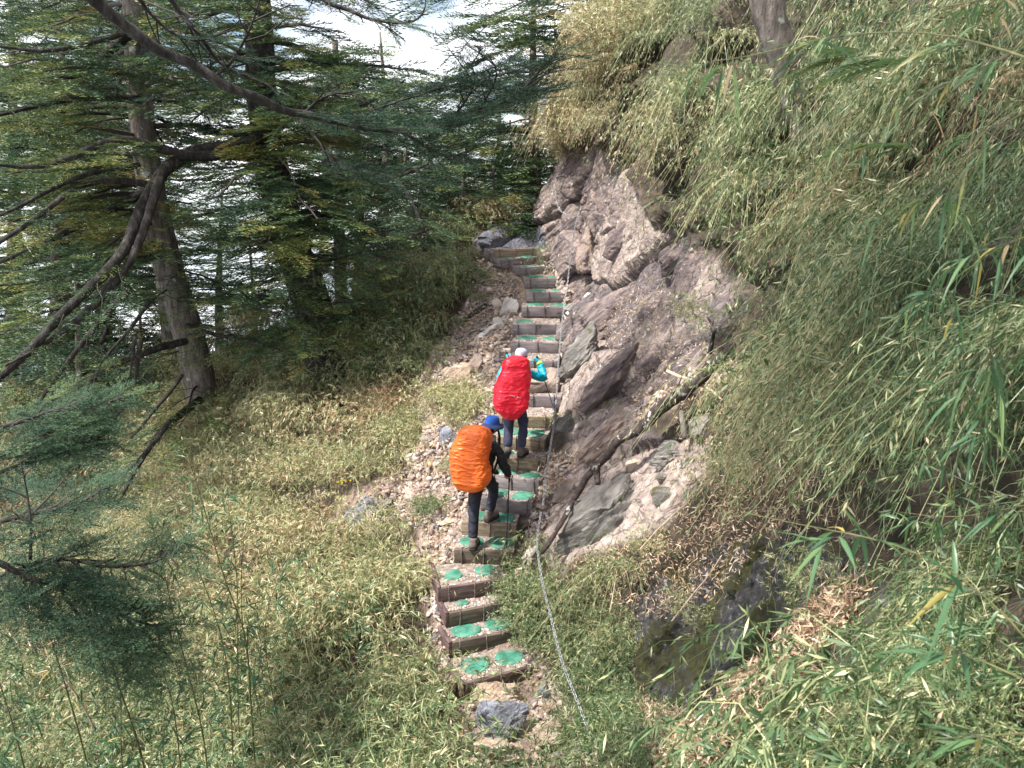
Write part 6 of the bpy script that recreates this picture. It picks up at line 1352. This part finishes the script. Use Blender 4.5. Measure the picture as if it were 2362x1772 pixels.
def walking_pole(label, top, tip, mat, r0=.008):
    top, tip = np.asarray(top, float), np.asarray(tip, float); d = tip - top; L_ = np.linalg.norm(d); d /= L_; root = empty('trekking_pole', Vector(top)); tag(root, label, 'trekking pole')
    for nm, a, b, r_, mt in (('grip', -.02, .11, .0165, 'black'), ('upper_shaft', .11, L_ * .5, r0 * 1.15, mat), ('lower_shaft', L_ * .5 - .003, L_ - .03, r0 * .9, mat), ('tip', L_ - .031, L_, .006, 'sole')):
        k = 6; P = np.array([d * (a + (b - a) * t) for t in np.linspace(0, 1, k)]); rr_ = np.full(k, r_); 
        if nm == 'grip': rr_ = r_ * np.array([.9, 1.15, .9, .95, .9, .8])
        if nm == 'tip': rr_ = r_ * np.linspace(1, .5, k)
        V, Q, T = tube_arrays(P, rr_, 10); build(nm, V, [Q, T], M[mt], root, smooth=True)
    P = np.array([d * (L_ - .08), d * (L_ - .075), d * (L_ - .07)]); V, Q, T = tube_arrays(P, [.024, .026, .02], 14); build('basket', V, [Q, T], M['pole'], root, smooth=True)
    P = np.array([d * (L_ * .5 - .02), d * (L_ * .5 + .02)]); V, Q, T = tube_arrays(P, [.0135, .0135], 10); build('clamp', V, [Q, T], M['pole'], root, smooth=True)
    t = np.linspace(0, 1, 10); lp = np.stack([.045 * np.sin(t * np.pi), -.02 * np.sin(t * np.pi), -.11 * t * (1.0) + .02], 1); V, Q, T = tube_arrays(lp, .004, 5); build('wrist_strap', V, [Q, T], M['black'], root, smooth=True)
# hiker with the orange pack
F1 = hit_z(473, 549, SZ[5]); F1[2] = SZ[5]
J1 = dict(pel=(.12, .27, .84), waist=(.14, .30, 1.0), chest=(.17, .36, 1.20), neck0=(.22, .41, 1.37), neck1=(.235, .43, 1.44), head=(.25, .46, 1.53),
          shL=(.03, .42, 1.31), elL=(-.06, .52, 1.08), wrL=(.02, .72, .98), hdL=(.05, .80, .97), shR=(.325, .30, 1.29), elR=(.40, .27, 1.05), wrR=(.455, .42, .88), hdR=(.47, .47, .80),
          hiL=(.04, .25, .82), knL=(.01, .13, .46), anL=(.0, .02, .11), toL=(.02, .12, .03), hiR=(.20, .30, .82), knR=(.27, .52, .63), anR=(.20, .45, .29), toR=(.27, .54, .22),
          heelL=(-.005, -.07, .012), toeL=(.045, .20, .012), heelR=(.165, .385, .20), toeR=(.31, .60, .20))
person(F1, J1, dict(label='hiker in dark navy clothes and a blue bucket hat, stepping up with one pole', yaw=-R(42), hp=-.12, grip=(-.4, .9, .0), trs='navy', jkt='black', cuff='black', collar='buff', hat='bucket', seed=3))
PROF1 = [(0, .35, .5, .05), (.04, .62, .75, .02), (.12, .86, .95, 0), (.3, 1.0, 1.0, .0), (.55, .98, 1.0, -.02), (.75, .9, .95, -.02), (.9, .84, .85, .05), (.97, .62, .7, .1), (1, .3, .4, .12)]
pk, pr = pack_cover('backpack', 'tall backpack under a wrinkled orange rain cover on the lower hiker\'s back', F1 + np.array([.0, .09, 1.225]), .50, .84, .36, -R(10), R(4), -R(14), M['orange'], 12, .013, (1.4, 1, 3.4), PROF1)
for sx in (.33, .08):
    V, Q, T = tube_arrays(resample(np.array([[sx - .04, .12, .32], [sx, .24, .32], [sx + .02, .36, .12], [sx, .30, -.12], [sx - .06, .14, -.24]]), .03), .016, 8); build('shoulder_strap', V, [Q, T], M['black'], pk, smooth=True)
V, Q, T = tube_arrays(resample(np.array([[.26, .12, -.24], [.33, .22, -.30], [.30, .36, -.31]]), .03), .02, 8); build('hip_belt', V, [Q, T], M['black'], pk, smooth=True)
tip = hit_z(506.3, 549.5, SZ[5])
walking_pole('black trekking pole planted on the green mat by the hiker with the orange pack', F1 + np.array([.475, .475, .86]), tip, 'pole')
# hiker with the red pack
F2 = hit_z(521.8, 457.5, SZ[9]); F2[2] = SZ[9]
J2 = dict(pel=(-.075, .12, .80), waist=(-.075, .14, .94), chest=(-.06, .18, 1.12), neck0=(-.03, .20, 1.29), neck1=(-.015, .215, 1.345), head=(-.01, .235, 1.435),
          shL=(-.20, .20, 1.23), elL=(-.32, .34, 1.10), wrL=(-.21, .48, 1.30), hdL=(-.17, .50, 1.36), shR=(.09, .17, 1.23), elR=(.325, .27, 1.10), wrR=(.265, .44, 1.29), hdR=(.215, .47, 1.345),
          hiL=(-.155, .10, .77), knL=(-.19, .0, .44), anL=(-.20, -.19, .21), toL=(-.23, -.10, .10), hiR=(.0, .12, .77), knR=(.02, .14, .42), anR=(-.01, .04, .11), toR=(.05, .14, .04),
          heelL=(-.19, -.255, .17), toeL=(-.245, -.075, .005), upL=(0, .7, .7), heelR=(-.03, -.04, .012), toeR=(.075, .195, .012))
person(F2, J2, dict(label='hiker in a teal jacket, slate blue trousers and a lilac grey cap, right arm raised', yaw=-R(25), hp=-.2, grip=(-.9, .2, .1), trs='slateblue', jkt='teal', cuff='lime', collar='buff', hat='cap', glove='teal', seed=8))
PROF2 = [(0, .2, .4, -.1), (.05, .5, .7, -.05), (.15, .82, .95, -.12), (.3, .98, 1.0, -.12), (.5, .92, 1.0, -.03), (.7, .86, .95, .05), (.9, .76, .85, .12), (.97, .6, .7, .14), (1, .3, .4, .15)]
pk, pr = pack_cover('backpack', 'tall backpack under a bright red rain cover on the upper hiker\'s back', F2 + np.array([-.125, -.05, 1.06]), .50, .90, .36, -R(8), R(3), R(6), M['red'], 26, .013, (1.6, 1.2, 1.9), PROF2)
for sx in (.18, -.06):
    V, Q, T = tube_arrays(resample(np.array([[sx - .03, .12, .30], [sx, .24, .30], [sx + .02, .34, .12], [sx, .28, -.12], [sx - .06, .14, -.24]]), .03), .015, 8); build('shoulder_strap', V, [Q, T], M['black'], pk, smooth=True)
# faded print on the red cover: two short words too blurred to read, kept as strokes
a = Acc(); rr_ = np.random.default_rng(4); me = pk.children[0].data; CV = np.array([v.co[:] for v in me.vertices]); 
for k, x in enumerate(list(np.linspace(-.045, .025, 7)) + list(np.linspace(.055, .10, 5))):
    z = -.045 - x * .28 - .02
    for (dx, dz, hx, hz) in ((-.003, 0, .0016, .0065), (.001, .005, .0035, .0014), (.001, -.004 if k % 2 else 0, .0035, .0014)):
        dd = (CV[:, 0] - x - dx) ** 2 + (CV[:, 2] - z - dz) ** 2 + np.where(CV[:, 1] > 0, 9, 0); y = CV[np.argsort(dd)[:3], 1].min() - .003
        V, Q = box_arrays([x + dx, y, z + dz], [hx, 0, -hx * .25], [0, .0012, 0], [0, 0, hz]); a.add(V, Q)
a.make('white_print', M['white'], pk)
tip = at(554.6, 411, 11.2); walking_pole('blue trekking pole slanting from the raised glove of the hiker with the red pack', F2 + np.array([.225, .49, 1.37]), tip, 'bluepole', .0075)
tl = F2 + np.array([-.30, .55, .25]); walking_pole('trekking pole mostly hidden behind the red pack, its grip in the left glove', F2 + np.array([-.175, .515, 1.38]), tl, 'pole', .007)
